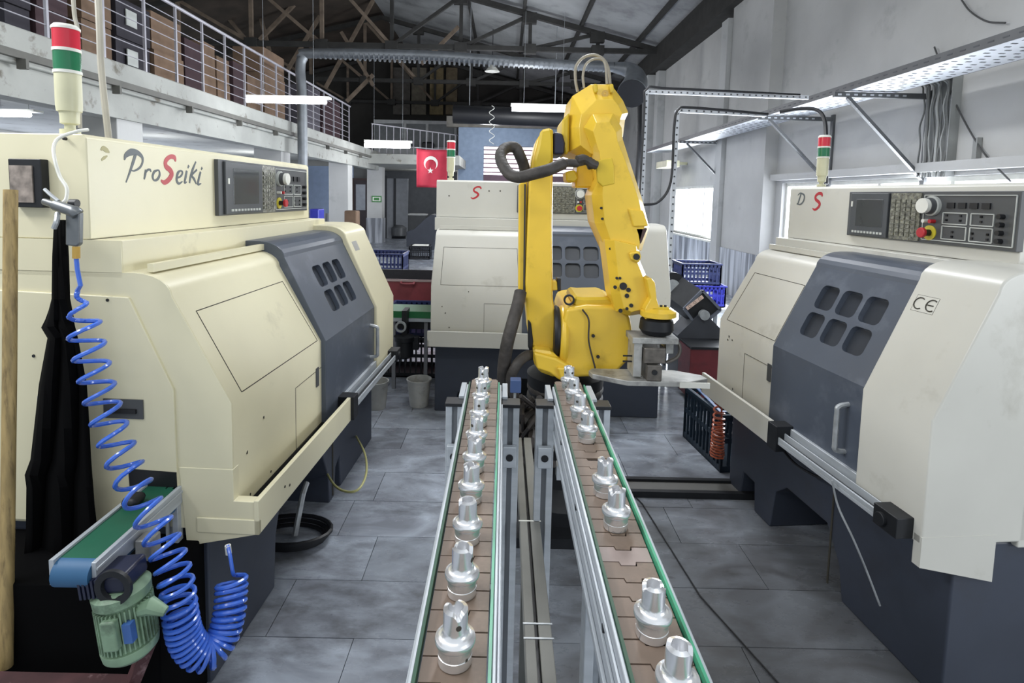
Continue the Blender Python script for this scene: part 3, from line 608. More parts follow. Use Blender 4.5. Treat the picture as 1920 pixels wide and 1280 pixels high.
def px_local(t, px, py, axis, val):
    """point of a machine's own plane (x, y or z = val) that lies at a picture position"""
    Mi = (Matrix.Translation(t.location) @ Matrix.Rotation(t.rotation_euler[2], 4, 'Z')).inverted()
    o = Mi @ E; d = Mi.to_3x3() @ ray(px, py); return o + d * ((val - o[axis]) / d[axis])
def lathe_machine(A, B, hf, paint, label, key, panel=None, HZ=(1.485, 1.81), tpx=(132, 250), ts=.93):
    d = B - A; d = Vector((d.x, d.y, 0)); n = Vector((-d.y, d.x, 0)).normalized(); B = B + n * .04
    d = B - A; L = d.length; rz = math.atan2(d.y, d.x)
    t = thing('cnc_lathe', label, 'machine', (A.x, A.y, 0), rz, 'lathes around the robot')
    x1, x2 = L * .40, L * .795
    hy = .44 if key == 'left' else .41; LHx = L * hf; X0 = 0
    if panel: LHx = px_local(t, panel[5], 380, 1, hy).x; X0 = 0 if key == 'left' else px_local(t, panel[0], 400, 1, hy).x
    # base with feet and cut-outs
    g = G(); fy = .10
    if key == 'left': prof = [(.02, 0), (L * .25, 0), (L * .26, .22), (L * .29, .36), (L * .52, .36), (L * .56, .20), (L * .575, .14), (L * .58, 0), (L * .62, 0), (L * .63, .15), (L * .66, .18), (L * .67, 0), (L - .02, 0), (L - .02, .56), (.02, .56)]
    else: prof = [(.02, 0), (L * .10, 0), (L * .115, .15), (L * .19, .15), (L * .20, 0), (L * .30, 0), (L * .32, .20), (L * .38, .27), (L * .58, .27), (L * .64, .14), (L * .66, 0), (L - .02, 0), (L - .02, .56), (.02, .56)]
    g.prism(prof, 'y', fy, 1.3); g.build('base', basep, t, bevel=.008)
    G().box((L * .1, .5, .0), (L * .7, .56, .38)).build('inner_plinth', blackm, t)
    G().box((L * .60, fy - .004, .02), (L * .606, fy, .55)).build('base_seam', seam, t)
    # enclosure behind the covers
    G().box((.0, .30, .55), (L, 1.4, 1.37)).build('enclosure', paint, t, bevel=.006)
    # covers
    lc = G().prism(cover_profile(0, 1.385, .5, .60), 'x', 0, x1).build('left_cover', paint, t, bevel=.006)
    dr = G().prism(cover_profile(-.022, 1.425, .5, .60), 'x', x1 - .02, x2 + .02).build('sliding_door', slate, t, bevel=.004)
    rc = G().prism(cover_profile(-.04, 1.455, .5, .57), 'x', x2, L).build('right_cover', paint, t, bevel=.008)
    # six rounded windows sunk in the door
    cut = G(); dc = x1 + (x2 - x1) * .50
    for r in range(2):
        for c in range(3):
            M = slope_M(dc + (c - 1) * .135, .68 - .33 * r, -.0, 1.41); pl = rrect(0, 0, .112, .112, .026)
            A0 = [M @ Vector((p[0], p[1], -.0)) for p in pl]; B0 = [M @ Vector((p[0], p[1], .08)) for p in pl]; cut.loft(A0, B0)
    boolcut(dr, cut)
    for r in range(2):
        for c in range(3):
            M = slope_M(dc + (c - 1) * .135, .68 - .33 * r, .0, 1.41); pl = rrect(0, 0, .110, .110, .025)
            G().loft([M @ Vector((p[0], p[1], -.003)) for p in pl], [M @ Vector((p[0], p[1], .001)) for p in pl]).build('window_pane', mat('tinted_pane', '#33373e', .25), dr, label='small rounded dark window pane')
    hx = x2 - .085
    G().tube(spline([(hx, -.01, .70), (hx, -.06, .71), (hx, -.065, .74), (hx, -.065, .85), (hx, -.06, .88), (hx, -.01, .89)], 5), .010, 8).build('door_handle', steel, dr, label='grey bow handle')
    # seams: outline rectangles on left cover
    def outline(pts, w, nm, par, m=seam):
        g = G()
        for i in range(len(pts)): g.bar(pts[i], pts[(i + 1) % len(pts)], w)
        return g.build(nm, m, par, smooth=False)
    def sp(x, s, off=.0): return slope_M(x, s, off) @ Vector((0, 0, 0))
    def lower(x, z): return Vector((x, -.0, z))
    outline([sp(.07, .82), sp(x1 - .07, .82), sp(x1 - .05, .03), sp(.07, .03)], .0025, 'panel_seam', lc)
    outline([lower(x1 - .30, .60), lower(x1 - .30, .86), lower(x1 - .002, .86), lower(x1 - .002, .60)], .002, 'panel_seam', lc)
    G().prism(rrect(x1 - .07, .83, .032, .085, .004), 'y', -.003, .002).build('finger_slot', panelg, lc, label='dark recessed latch slot')
    # chips in the paint
    g = G()
    for k in range(9):
        x = R.uniform(.03, .3) if k < 4 else R.uniform(x2 + .01, x2 + .05) if k < 7 else R.uniform(x2, L - .05); z = R.uniform(.62, .97)
        g.prism([(x + R.uniform(.002, .007) * math.cos(a), z + R.uniform(.003, .008) * math.sin(a)) for a in (0, 1, 2.2, 3.3, 4.2, 5.3)], 'y', -.0075 if k > 3 else -.0015, .0)
    g.build('paint_chip', seam, rc if False else t)['kind'] = 'stuff'
    # slide track above the covers
    G().box((.02, .255, 1.386), (x1 + .05, .275, 1.412)).build('track_cover', paint, t)
    G().box((X0, .34, 1.37), (LHx, 1.35, HZ[0])).build('cabinet_plinth', paint, t, bevel=.003)
    G().box((LHx - .03, .30, 1.425), (LHx + .02, .36, 1.452)).build('track_block', blackp, t)
    # tray and front slide
    xt = L * .47
    g = G().box((-.01, -.085, .55), (xt, -.068, .665)).box((-.01, -.085, .55), (.006, .12, .60))
    G().box((.004, -.069, .552), (xt - .002, .12, .562)).build('tray_bottom', blackm, t)  # black colour stands in for the shade behind the tray lip
    g.build('chip_tray', paint, t, bevel=.003)
    G().box((.05, .0, .57), (xt, .05, .60)).build('tray_gap', blackp, t)  # solid black strip in place of the shaded gap under the cover
    G().prism([(-.04, .50), (.22, .44), (.22, .60), (-.04, .60)], 'x', L - .03, L + .001).build('cover_apron', paint, t) if key == 'right' else None
    br = G().box((xt + .002, -.10, .55), (xt + .07, .02, .665)).build('slide_bracket', blackm, t, bevel=.003, label='black end bracket of the slide')
    s0, s1 = xt + .07, L * .97
    sld = G().box((s0, -.035, .60), (s1, .0, .655)).build('linear_slide', alu, t, bevel=.003, label='grooved aluminium slide below the door')
    G().box((s0, -.09, .585), (s1, -.035, .60)).box((s0, -.09, .60), (s1, -.082, .618)).box((s0, -.062, .60), (s1, -.056, .635)).build('slide_rail', alu, sld, bevel=.002)
    G().box((s0, -.08, .6005), (s1, -.064, .608)).build('slide_groove', blackm, sld)
    G().cyl((s1 - .05, -.112, .61), .022, .03, 'y', 16).box((s1 - .09, -.1, .575), (s1 + .01, -.03, .645)).build('slide_motor', blackm, sld, bevel=.003)
    # control cabinet
    LH = LHx; z0, z1 = HZ
    cb = G().prism([(hy, z0), (hy, z1 - .012), (hy + .012, z1), (1.3, z1), (1.3, z0)], 'x', X0, LH).build('control_cabinet', paint, t, bevel=.004)
    G().box((.0, hy - .002, z0 - .004), (LH, hy + .01, z0 + .001)).build('cabinet_seam', seam, t)
    pa, pb, pc, pd = LH * .42, LH * .645, LH * .735, LH * .985
    if panel: pa, pb, pc, pd = [px_local(t, q, 400, 1, hy - .018).x for q in panel[1:5]]
    cp = G().box((pa, hy - .018, z0 + .05), (pd, hy + .01, z1 - .03)).build('control_panel', panelg, t, bevel=.003, label='dark control panel with screen, keys and knobs')
    py = hy - .018; W = pb - pa
    G().box((pa + W * .10, py - .012, z0 + .055), (pb - .006, py + .001, z1 - .036)).build('screen_bezel', mat('bezel_grey', '#424548', .4), cp, bevel=.004)
    G().box((pa + W * .26, py - .0135, z0 + .10), (pb - W * .12, py - .011, z1 - .065)).build('screen', screenm, cp, bevel=.002)
    g = G()
    for k in range(10): g.box((pa + W * (.2 + .073 * k), py - .016, z0 + .068), (pa + W * (.2 + .073 * k) + W * .045, py - .012, z0 + .078))
    g.build('soft_keys', lineg, cp)['kind'] = 'stuff'
    G().box((pa + W * .14, py - .015, z0 + .19), (pa + W * .17, py - .012, z0 + .215)).build('status_window', whitep, cp)
    G().box((pb + .004, py - .006, z0 + .055), (pc - .002, py + .001, z1 - .036)).build('keypad', keyp, cp)
    g = G()
    for r in range(9):
        for c in range(5):
            x = pb + .012 + (pc - pb - .024) * c / 5; z = z0 + .07 + (z1 - z0 - .13) * r / 9; g.box((x, py - .011, z), (x + (pc - pb) * .13, py - .006, z + .014))
    g.build('keys', keyp, cp)['kind'] = 'stuff'
    WO = pd - pc; zA, zB = z0 + .065, z1 - .045
    g = G(); yl = py - .002
    def frame(xa, xb, za, zb): 
        for a, b in (((xa, za), (xb, za)), ((xb, za), (xb, zb)), ((xb, zb), (xa, zb)), ((xa, zb), (xa, za))): g.bar((a[0], yl, a[1]), (b[0], yl, b[1]), .0035)
    frame(pc + .012, pd - .012, zA, zB)
    for fx0, fx1, fz0, fz1 in ((.26, .52, .38, .62), (.56, .78, .38, .62), (.26, .52, .05, .33), (.56, .78, .05, .33)):
        frame(pc + WO * fx0, pc + WO * fx1, zA + (zB - zA) * fz0, zA + (zB - zA) * fz1)
    g.build('panel_line', lineg, cp, smooth=False)['kind'] = 'stuff'
    g = G()
    for fx0, fx1 in ((.30, .38), (.42, .50), (.54, .62), (.66, .74)): g.box((pc + WO * fx0, py - .006, zA + (zB - zA) * .72), (pc + WO * fx1, py, zA + (zB - zA) * .84))
    for k in range(18): x = pc + WO * (.29 + .075 * (k % 6) + (.06 if k % 6 > 2 else 0)); z = zA + (zB - zA) * (.44 + .10 * (k // 9) - (.35 if k % 2 else 0)); g.box((x, py - .004, z), (x + .008, py, z + .008))
    g.build('toggle_switches', blackp, cp)['kind'] = 'stuff'
    kx = pc + WO * .13; kz = zA + (zB - zA) * .76
    G().cyl((kx, py + .001, kz), .040, -.014, 'y', 28).build('dial_ring', lineg, cp); 
    G().cyl((kx, py - .012, kz), .033, -.022, 'y', 24).build('dial_body', panelg, cp)
    G().cyl((kx, py - .034, kz), .030, -.016, 'y', 28).build('hand_wheel', whitep, cp, label='white round hand wheel')
    for dx, mm in ((.08, whitep), (.16, redp)): G().cyl((pc + WO * dx, py, zA + (zB - zA) * .42), .008, -.022, 'y', 14).build('push_button', mm, cp)
    ez = zA + (zB - zA) * .16
    G().cyl((pc + WO * .12, py, ez), .030, -.004, 'y', 24).build('stop_ring', mat('stop_ring_yellow', '#c9bb3a', .4), cp)
    G().cyl((pc + WO * .12, py - .004, ez), .013, -.028, 'y', 16).build('stop_neck', blackp, cp)
    G().cyl((pc + WO * .12, py - .03, ez), .021, -.014, 'y', 20).build('stop_button', redp, cp, bevel=.004, label='red emergency stop mushroom button')
    g = G()
    for k in range(4): g.cyl((pc + WO * .86, py, zA + (zB - zA) * (.1 + .16 * k)), .009, -.02, 'y', 12)
    g.build('selector_switches', blackp, cp)['kind'] = 'stuff'
    # signal tower
    tx = .06; ty = px_local(t, tpx[0], tpx[1], 0, tx).y if key == 'left' else hy + .10
    if key != 'left': tx = px_local(t, tpx[0], tpx[1], 1, ty).x
    st = G().lathe([(.03, 0), (.03, .02), (.016, .022), (.016, .035), (.028, .04), (.028, .062), (.03, .08)], Matrix.Translation((tx, ty, z1)) @ Matrix.Scale(ts, 4), 20).build('signal_tower', ivory, t, label='red, green and ivory signal tower')
    T = lambda z: Matrix.Translation((tx, ty, z1 + z * ts)) @ Matrix.Scale(ts, 4)
    
    G().lathe([(.036, 0), (.038, .02), (.038, .125)], T(.08), 28).build('tower_body', ivory, st)
    G().lathe([(.041, 0), (.041, .010)], T(.205), 28).build('tower_ring', whitep, st)
    G().lathe([(.039, 0), (.039, .062)], T(.215), 28).build('green_lens', greenlens, st)
    G().lathe([(.041, 0), (.041, .010)], T(.277), 28).build('tower_ring', whitep, st)
    G().lathe([(.039, 0), (.039, .062)], T(.287), 28).build('red_lens', redlens, st)
    G().lathe([(.041, 0), (.041, .008), (.034, .016)], T(.349), 28).build('tower_cap', whitep, st)
    bpy.context.view_layer.update(); return t, L, cb, rc


def ribbon(pts, w, mach, yy, nm, m, parent, pxmode=True):
    """flat brush stroke: pts in picture pixels on the cabinet front, w half widths in metres"""
    P = []
    for p in pts: q = px_local(mach, p[0], p[1], 1, yy); P.append(Vector((q.x, 0, q.z)))
    P = spline(P, 5); n = len(P); A_, B_ = [], []
    for i in range(n):
        u = i / (n - 1); t_ = (P[min(i + 1, n - 1)] - P[max(i - 1, 0)]).normalized(); nn = Vector((-t_.z, 0, t_.x))
        k = u * (len(w) - 1); a = int(min(k, len(w) - 2)); h = w[a] + (w[a + 1] - w[a]) * (k - a)
        A_.append(P[i] + nn * h); B_.append(P[i] - nn * h)
    g = G(); V = []
    for a, b in zip(A_, B_): V += [(a.x, yy - .0012, a.z), (b.x, yy - .0012, b.z), (b.x, yy + .001, b.z), (a.x, yy + .001, a.z)]
    Fc = [(4 * i + q, 4 * i + (q + 1) % 4, 4 * i + 4 + (q + 1) % 4, 4 * i + 4 + q) for i in range(n - 1) for q in range(4)] + [(0, 1, 2, 3), (4 * n - 4, 4 * n - 3, 4 * n - 2, 4 * n - 1)]
    return g.add(V, Fc)
def letter(nm, strokes, mach, parent, m, yy):
    g = G()
    for pts, w in strokes: q = ribbon(pts, w, mach, yy, nm, m, parent); g.add(q.v, q.f)
    return g.build(nm, m, parent, smooth=False)
def S_shape(x, y, w, h): return [(x + w * a, y + h * b) for a, b in ((1.0, .20), (.92, .04), (.62, .02), (.34, .18), (.36, .38), (.62, .52), (.74, .68), (.56, .88), (.26, 1.0), (.03, .92))]


# left lathe
A = atZ(435, 755, NZ); B = atZ(738, 553, NZ)
mL, LL, cbL, rcL = lathe_machine(A, B, .86, cream, 'cream and slate lathe on the left, with a joined-up logo and hanging air hose', 'left', (176, 411, 490, 515, 576, 579))
hyf = .44
f = .0035
letter('lettering', [([(254, 289), (249, 305), (243, 323), (236, 342)], [.006, .006, .004, .002]), ([(233, 300), (236, 291), (246, 285), (257, 286), (266, 294), (267, 304), (262, 314), (252, 320), (245, 319)], [.002, .008, .012, .009, .006, .004, .004, .003, .002])], mL, cbL, logog, hyf)
letter('lettering', [([(273, 318), (272, 327), (270, 336)], [.004, .005, .003]), ([(271, 327), (276, 319), (281, 318), (283, 322)], [.003, .004, .004, .002])], mL, cbL, logog, hyf)
letter('lettering', [([(295, 319), (289, 322), (286, 331), (289, 338), (295, 336), (299, 328), (298, 320), (294, 319)], [.003, .005, .005, .003, .005, .005, .003, .003])], mL, cbL, logog, hyf)
letter('letter_s', [(S_shape(301, 293, 28, 49), [.003, .009, .008, .009, .010, .011, .011, .010, .009, .004])], mL, cbL, redp, hyf)
letter('lettering', [([(331, 334), (339, 330), (342, 323), (338, 320), (333, 325), (331, 337), (335, 344), (342, 340)], [.003, .004, .004, .003, .006, .006, .005, .002])], mL, cbL, logog, hyf)
letter('lettering', [([(350, 320), (348, 331), (346, 342), (350, 341)], [.005, .006, .005, .002]), ([(354, 310), (352, 315)], [.005, .003])], mL, cbL, logog, hyf)
letter('lettering', [([(367, 303), (361, 318), (357, 332), (355, 343)], [.003, .006, .006, .004]), ([(369, 318), (360, 328), (364, 336), (368, 345)], [.004, .004, .006, .003])], mL, cbL, logog, hyf)
letter('lettering', [([(376, 322), (373, 333), (371, 345), (377, 344)], [.005, .006, .006, .002]), ([(379, 314), (377, 318)], [.005, .003])], mL, cbL, logog, hyf)
letter('worn_mark', [([(189, 281), (194, 278), (200, 282), (205, 286)], [.003, .008, .008, .002]), ([(190, 300), (195, 296), (201, 292)], [.003, .005, .002])], mL, cbL, mat('worn_olive', '#b5ae84', .6), hyf)
hyf = .41
# rear lathe
A = atZ(808, 536, NZ); B = atZ(1258, 550, NZ)
mB, LB, cbB, rcB = lathe_machine(A, B, .84, creamg, 'cream and slate lathe at the back, behind the yellow robot', 'rear', (818, 969, 1035, 1078, 1140, 1152), (1.47, 1.765), (845, 335), .87)
letter('letter_s', [(S_shape(882, 350, 20, 22), [.004, .007, .006, .006, .007, .008, .008, .007, .006, .003])], mB, cbB, redp, hyf)
for xx, zz in ((842, 367), (917, 358), (938, 358)): q = px_local(mB, xx, zz, 1, hyf); G().cyl((q.x, hyf - .001, q.z), .006, .006, 'y', 8).build('screw_hole', seam, cbB)
# right lathe
A = atZ(1350, 597, NZ); B = atZ(1748, 790, NZ)
mR, LR, cbR, rcR = lathe_machine(A, B, .985, creamg, 'cream and slate lathe on the right, with a CE plate on its cover', 'right', (1479, 1590, 1670, 1728, 1912, 1922), (1.445, 1.735), (1540, 345), .78)
letter('lettering', [([(1502, 363), (1499, 373), (1496, 382)], [.004, .005, .004]), ([(1496, 366), (1501, 362), (1508, 366), (1507, 376), (1501, 383), (1494, 382)], [.002, .004, .005, .005, .004, .003])], mR, cbR, logog, hyf)
letter('letter_s', [(S_shape(1523, 362, 19, 31), [.004, .008, .007, .007, .008, .009, .008, .007, .006, .003])], mR, cbR, redp, hyf)
def plate(par, x, s_, m):
    M = slope_M(x, s_, .0, 1.455); nn = -.0
    off = Vector((0, -.037, -.0))
    Mo = Matrix.Translation(off) @ M
    G().loft([Mo @ Vector(p) for p in ((-.045, -.03, -.004), (.045, -.03, -.004), (.045, .03, -.004), (-.045, .03, -.004))], [Mo @ Vector(p) for p in ((-.045, -.03, .003), (.045, -.03, .003), (.045, .03, .003), (-.045, .03, .003))]).build('approval_plate', m, par); return Mo
Mp = plate(rcR, LR * .795 + .075, .80, creamg)
M2 = Mp @ Matrix.Translation((0, 0, .004)) @ Matrix.Scale(1.25, 4)
g = G()
for a, b in (((-.036, -.024), (.036, -.024)), ((.036, -.024), (.036, .024)), ((.036, .024), (-.036, .024)), ((-.036, .024), (-.036, -.024))): g.tube([M2 @ Vector((*a, -.001)), M2 @ Vector((*b, -.001))], .0007, 5)
for cx0 in (-.018, .022):
    arc = [(cx0 + .017 * math.cos(math.radians(a)), .017 * math.sin(math.radians(a))) for a in range(55, 306, 25)]
    g.tube([M2 @ Vector((p[0], p[1], 0)) for p in arc], .0022, 6)
g.tube([M2 @ Vector((.006, 0, 0)), M2 @ Vector((.028, 0, 0))], .002, 6)
g.build('approval_mark', seam, rcR)
plate(rcL, LL * .795 + .10, .86, mat('silver_plate', '#a8a9a6', .3, metal=.6))

for px_, py_ in ((534, 912), (543, 909)): q = px_local(mL, px_, py_, 1, -.085); G().cyl((q.x, -.0865, q.z), .005, .004, 'y', 8).build('tray_hole', seam, mL)
# ---- end wall details of the left lathe (its x = 0 face)
SC = 590.0
def ey(px): return (435 - px) / SC
def ez_(py): return 1.65 - (py - 355) / SC
pan = [(ey(-60), ez_(548)), (ey(248), ez_(556)), (ey(328), ez_(727)), (ey(330), .62), (ey(330), .565), (ey(-60), .565)]
G().prism(pan, 'x', -.012, .002).build('end_panel', cream, mL, bevel=.003, label='thin end panel with a slanted corner')
G().prism([(ey(236), ez_(883)), (ey(329), ez_(886)), (ey(331), .60), (ey(240), .60)], 'x', -.0135, -.011).build('end_opening', blackp, mL, label='black opening in the end panel')
G().prism([(ey(194), ez_(748)), (ey(270), ez_(748)), (ey(270), ez_(785)), (ey(194), ez_(785))], 'x', -.016, -.011).build('end_handle', panelg, mL)
G().prism([(ey(210), ez_(766)), (ey(258), ez_(766)), (ey(258), ez_(774)), (ey(210), ez_(774))], 'x', -.022, -.015).build('end_handle_grip', blackp, mL)
G().box((-.03, ey(103), ez_(395)), (.0, ey(42), ez_(308))).build('glass_box', blackm, mL, bevel=.003)
G().box((-.034, ey(88), ez_(386)), (-.028, ey(46), ez_(320))).build('box_window', mat('dusty_glass', '#8a8078', .3, var=.25, scale=30), mL)
G().box((-.018, ey(80), ez_(792)), (-.0, ey(67), ez_(748))).build('socket_plate', plasterg, mL)
for qx, qy in ((209, 562), (62, 672), (140, 270)): G().cyl((-.0145, ey(qx), ez_(qy)), .005, .01, 'x', 10).build('screw', blackp, mL)
# body covers a plain cream sheet behind the end panel down to the base
G().prism(cover_profile(0, 1.385, 1.4, .56), 'x', -.004, .0).build('end_sheet', cream, mL)
G().box((-.004, .34, 1.37), (.0, 1.35, 1.485)).build('end_sheet', cream, mL)
G().prism([(ey(331), ez_(878)), (ey(436), ez_(878)), (ey(436), ez_(940)), (ey(478), ez_(940)), (ey(478), ez_(1005)), (ey(343), ez_(1034))], 'x', -.006, .03).build('end_apron', cream, mL, bevel=.002)

# ================================================================== THE ROBOT
rb = thing('industrial_robot', 'large yellow industrial robot arm holding a grey gripper between the conveyors and rear lathe', 'robot', (0, 0, 0))
def slab(name, poly, Y0, Y1, m, par, bevel=.015, seg=1, label=None, taper=None):
    pts = [atY(x, y, Y0) for x, y in poly]
    A = [Vector((p.x, Y0, p.z)) for p in pts]; Bv = [Vector((p.x, Y1, p.z)) for p in pts]
    return G().loft(A, Bv).build(name, m, par, bevel=bevel, seg=seg, label=label, smooth=False)
def facet(name, O, I, Yf, Ym, Yb, m, par, bevel=.003, label=None):
    """cast block whose front steps in through flat facets: outer outline O at Ym and Yb, front outline I at Yf"""
    o_ = [atY(x, y, Ym) for x, y in O]; i_ = [atY(x, y, Yf) for x, y in I]; n = len(O)
    V = [Vector((p.x, Yf, p.z)) for p in i_] + [Vector((p.x, Ym, p.z)) for p in o_] + [Vector((p.x, Yb, p.z)) for p in o_]
    Fc = [tuple(range(n)), tuple(range(3 * n - 1, 2 * n - 1, -1))] + [(k * n + i, k * n + (i + 1) % n, (k + 1) * n + (i + 1) % n, (k + 1) * n + i) for k in (0, 1) for i in range(n)]
    return G().add(V, Fc).build(name, m, par, bevel=bevel, seg=2, label=label, smooth=False)
def pc_(px, py, Y): return atY(px, py, Y)
# pedestal
c = atY(1058, 760, 2.85)
G().box((c.x - .32, 2.5, 0), (c.x + .30, 3.15, .05)).build('floor_plate', blackm, rb)
G().lathe([(.26, .05), (.26, .12), (.19, .2), (.17, .5), (.19, .62), (.20, .74), (.16, .76)], Matrix.Translation((c.x, 2.85, 0)), 32).build('pedestal', blackm, rb, label='black base column')
g = G()
for k in range(3): g.lathe([(.192, .55 + .05 * k), (.198, .56 + .05 * k), (.198, .575 + .05 * k), (.192, .585 + .05 * k)], Matrix.Translation((c.x, 2.85, 0)), 28)
g.build('pedestal_rib', rubber, rb)
# turret: foot ring, body, motor housing
tur = slab('turret', [(1056, 600), (1062, 578), (1100, 572), (1165, 574), (1182, 592), (1190, 640), (1180, 676), (1150, 706), (1075, 709), (1056, 702)], 2.56, 3.05, yellow, rb, .02, 2, label='yellow turret body')
slab('turret_foot', [(1000, 660), (1045, 672), (1075, 690), (1075, 712), (1050, 714), (1030, 700), (1006, 692)], 2.52, 2.95, yellow, tur, .012, 2)
slab('turret_top', [(1073, 573), (1078, 556), (1095, 558), (1140, 557), (1160, 572), (1168, 582), (1100, 584)], 2.6, 2.9, yellow_dull, tur, .012)
slab('turret_lug', [(1045, 690), (1062, 690), (1064, 716), (1052, 716)], 2.5, 2.55, yellow, tur, .006)
g = G(); sp_ = spline([pc_(1092, 580, 2.546), pc_(1104, 600, 2.546), pc_(1104, 640, 2.546), pc_(1116, 690, 2.546)], 6); g.tube(sp_, .004, 6); g.build('turret_wire', rubber, tur)
for a, b in ((1112, 629), (1121, 668)): G().cyl(pc_(a, b, 2.552), .008, -.008, 'y', 12).build('bolt', blackp, tur)
G().lathe([(.018, -.008), (.026, -.008), (.026, .008), (.018, .008)], Matrix.Translation(pc_(1067, 562, 2.6)) @ Matrix.Rotation(math.pi / 2, 4, 'X'), 20, ring=True).build('lifting_eye', blackm, tur)
# shoulder joint: discs on the X axis
cs = pc_(1042, 632, 2.78)
def xdisc(name, px0, px1, py, r, Y, m, par, bev=.008):
    a = pc_(px0, py, Y); b = pc_(px1, py, Y); return G().lathe([(r * .94, 0), (r, .012), (r, b.x - a.x - .012), (r * .94, b.x - a.x)], Matrix.Translation((a.x, Y, a.z)) @ Matrix.Rotation(math.pi / 2, 4, 'Y'), 40).build(name, m, par, label=None)
xdisc('shoulder_ring', 1036, 1047, 622, .128, 2.66, blackm, rb)
xdisc('shoulder_flange', 1046, 1060, 630, .150, 2.68, yellow, rb)
slab('joint_boss', [(1000, 655), (1036, 660), (1052, 676), (1056, 702), (1040, 708), (1012, 698), (1000, 680)], 2.54, 2.8, yellow, rb, .01)
# upper arm (vertical link)
link = slab('upper_arm', [(991, 345), (996, 300), (1006, 262), (1020, 240), (1038, 241), (1037, 330), (1036, 420), (1037, 560), (1043, 600), (1044, 640), (1036, 668), (1018, 676), (1000, 662), (990, 625), (986, 575), (984, 530)], 2.62, 2.86, yellow, rb, .014, 2, label='tall yellow upright arm link')
slab('side_channel', [(973, 345), (989, 336), (987, 545), (984, 572), (972, 545)], 2.64, 2.78, yellow, link, .006)
slab('channel_slot', [(983, 345), (986, 345), (984, 545), (981, 545)], 2.625, 2.64, seam, link, 0)
slab('elbow_flange', [(1014, 243), (1034, 239), (1037, 262), (1037, 300), (1020, 330), (1000, 335), (1002, 300), (1010, 270)], 2.60, 2.66, yellow_dull, link, .01)
slab('link_opening', [(990, 600), (996, 606), (1000, 640), (997, 668), (990, 650)], 2.60, 2.63, blackp, link, .004)
slab('elbow_motor', [(1038, 246), (1055, 250), (1060, 268), (1058, 290), (1037, 290)], 2.62, 2.9, mat('navy_motor', '#1b1f38', .45), rb, .012, 2, label='navy elbow motor')
slab('side_bump', [(1034, 527), (1044, 527), (1046, 544), (1034, 545)], 2.64, 2.7, yellow, link, .004); slab('bump_stop', [(1044, 522), (1052, 522), (1052, 546), (1045, 546)], 2.64, 2.7, blackp, link, .004)
# elbow housing and forearm
hs = facet('elbow_housing', [(1073, 180), (1108, 158), (1146, 158), (1168, 188), (1178, 211), (1172, 224), (1168, 255), (1150, 310), (1106, 300), (1066, 285), (1064, 240)],
           [(1090, 215), (1118, 187), (1150, 186), (1159, 197), (1167, 213), (1163, 224), (1158, 252), (1145, 296), (1108, 288), (1088, 272), (1086, 238)], 2.58, 2.68, 2.98, yellow, rb, label='faceted yellow elbow housing')
slab('housing_cheek', [(1054, 225), (1068, 210), (1067, 285), (1060, 292), (1053, 262)], 2.64, 2.9, yellow_dull, hs, .008)
for a, b in ((1117, 172), (1147, 172)): slab('cable_clamp', [(a - 4, b - 15), (a + 3, b - 15), (a + 5, b), (a - 1, b + 2)], 2.59, 2.64, yellow_dull, hs, .004)
G().lathe([(.006, 0), (.015, 0), (.016, .006), (.006, .006)], Matrix.Translation(pc_(1134, 176, 2.605)) @ Matrix.Rotation(math.pi / 2, 4, 'X'), 16, ring=True).build('lifting_ring', brass, hs)
slab('lower_motor', [(1060, 322), (1078, 318), (1086, 335), (1078, 342), (1062, 341)], 2.66, 2.8, yellow_dull, hs, .008)
slab('inner_bracket', [(1083, 305), (1105, 300), (1116, 330), (1112, 352), (1078, 352)], 2.70, 2.85, yellow, hs, .008)
fa = facet('forearm', [(1095, 239), (1111, 214), (1150, 212), (1166, 240), (1168, 262), (1180, 300), (1206, 380), (1217, 426), (1203, 470), (1140, 475), (1115, 418), (1109, 366), (1122, 334), (1112, 284)],
           [(1112, 246), (1118, 230), (1143, 228), (1155, 248), (1158, 266), (1172, 300), (1197, 372), (1208, 424), (1197, 468), (1152, 472), (1134, 418), (1130, 366), (1131, 334), (1124, 286)], 2.49, 2.56, 2.78, yellow, rb, label='yellow forearm sloping down to the wrist')
slab('forearm_cover', [(1117, 303), (1128, 298), (1148, 295), (1152, 312), (1153, 345), (1130, 350), (1120, 340)], 2.487, 2.505, yellow_dull, fa, .006, 2)
slab('forearm_box', [(1178, 391), (1206, 395), (1216, 424), (1188, 425)], 2.48, 2.56, yellow, fa, .004)
slab('cable_mouth', [(1192, 428), (1214, 428), (1203, 455), (1199, 458), (1196, 440)], 2.49, 2.53, mat('mouth_brown', '#4d3c38', .8), fa, .003)
lo = facet('lower_forearm', [(1133, 448), (1197, 458), (1200, 490), (1213, 520), (1222, 548), (1219, 572), (1207, 588), (1180, 592), (1155, 584), (1146, 553)],
           [(1152, 450), (1193, 460), (1195, 492), (1207, 522), (1215, 548), (1212, 568), (1203, 580), (1184, 585), (1170, 578), (1163, 550)], 2.47, 2.52, 2.68, yellow, rb, label='lower end of the yellow forearm')
slab('forearm_lug', [(1180, 474), (1200, 470), (1203, 484), (1197, 494), (1184, 488)], 2.455, 2.48, yellow, lo, .006)
G().cyl(pc_(1193, 481, 2.455), .014, -.010, 'y', 16).build('bolt', blackp, lo)
for a, b, rr in ((1168, 536, .017), (1153, 538, .008), (1156, 521, .006), (1162, 521, .006), (1178, 543, .010), (1175, 554, .010), (1183, 572, .009), (1163, 582, .009), (1175, 578, .007)): G().cyl(pc_(a, b, 2.474), rr, -.008, 'y', 14).build('bolt', blackp, lo)
for a, b in ((1127, 390), (1129, 410), (1144, 466), (1200, 397)): G().cyl(pc_(a, b, 2.50), .006, -.006, 'y', 10).build('bolt', blackp, fa)
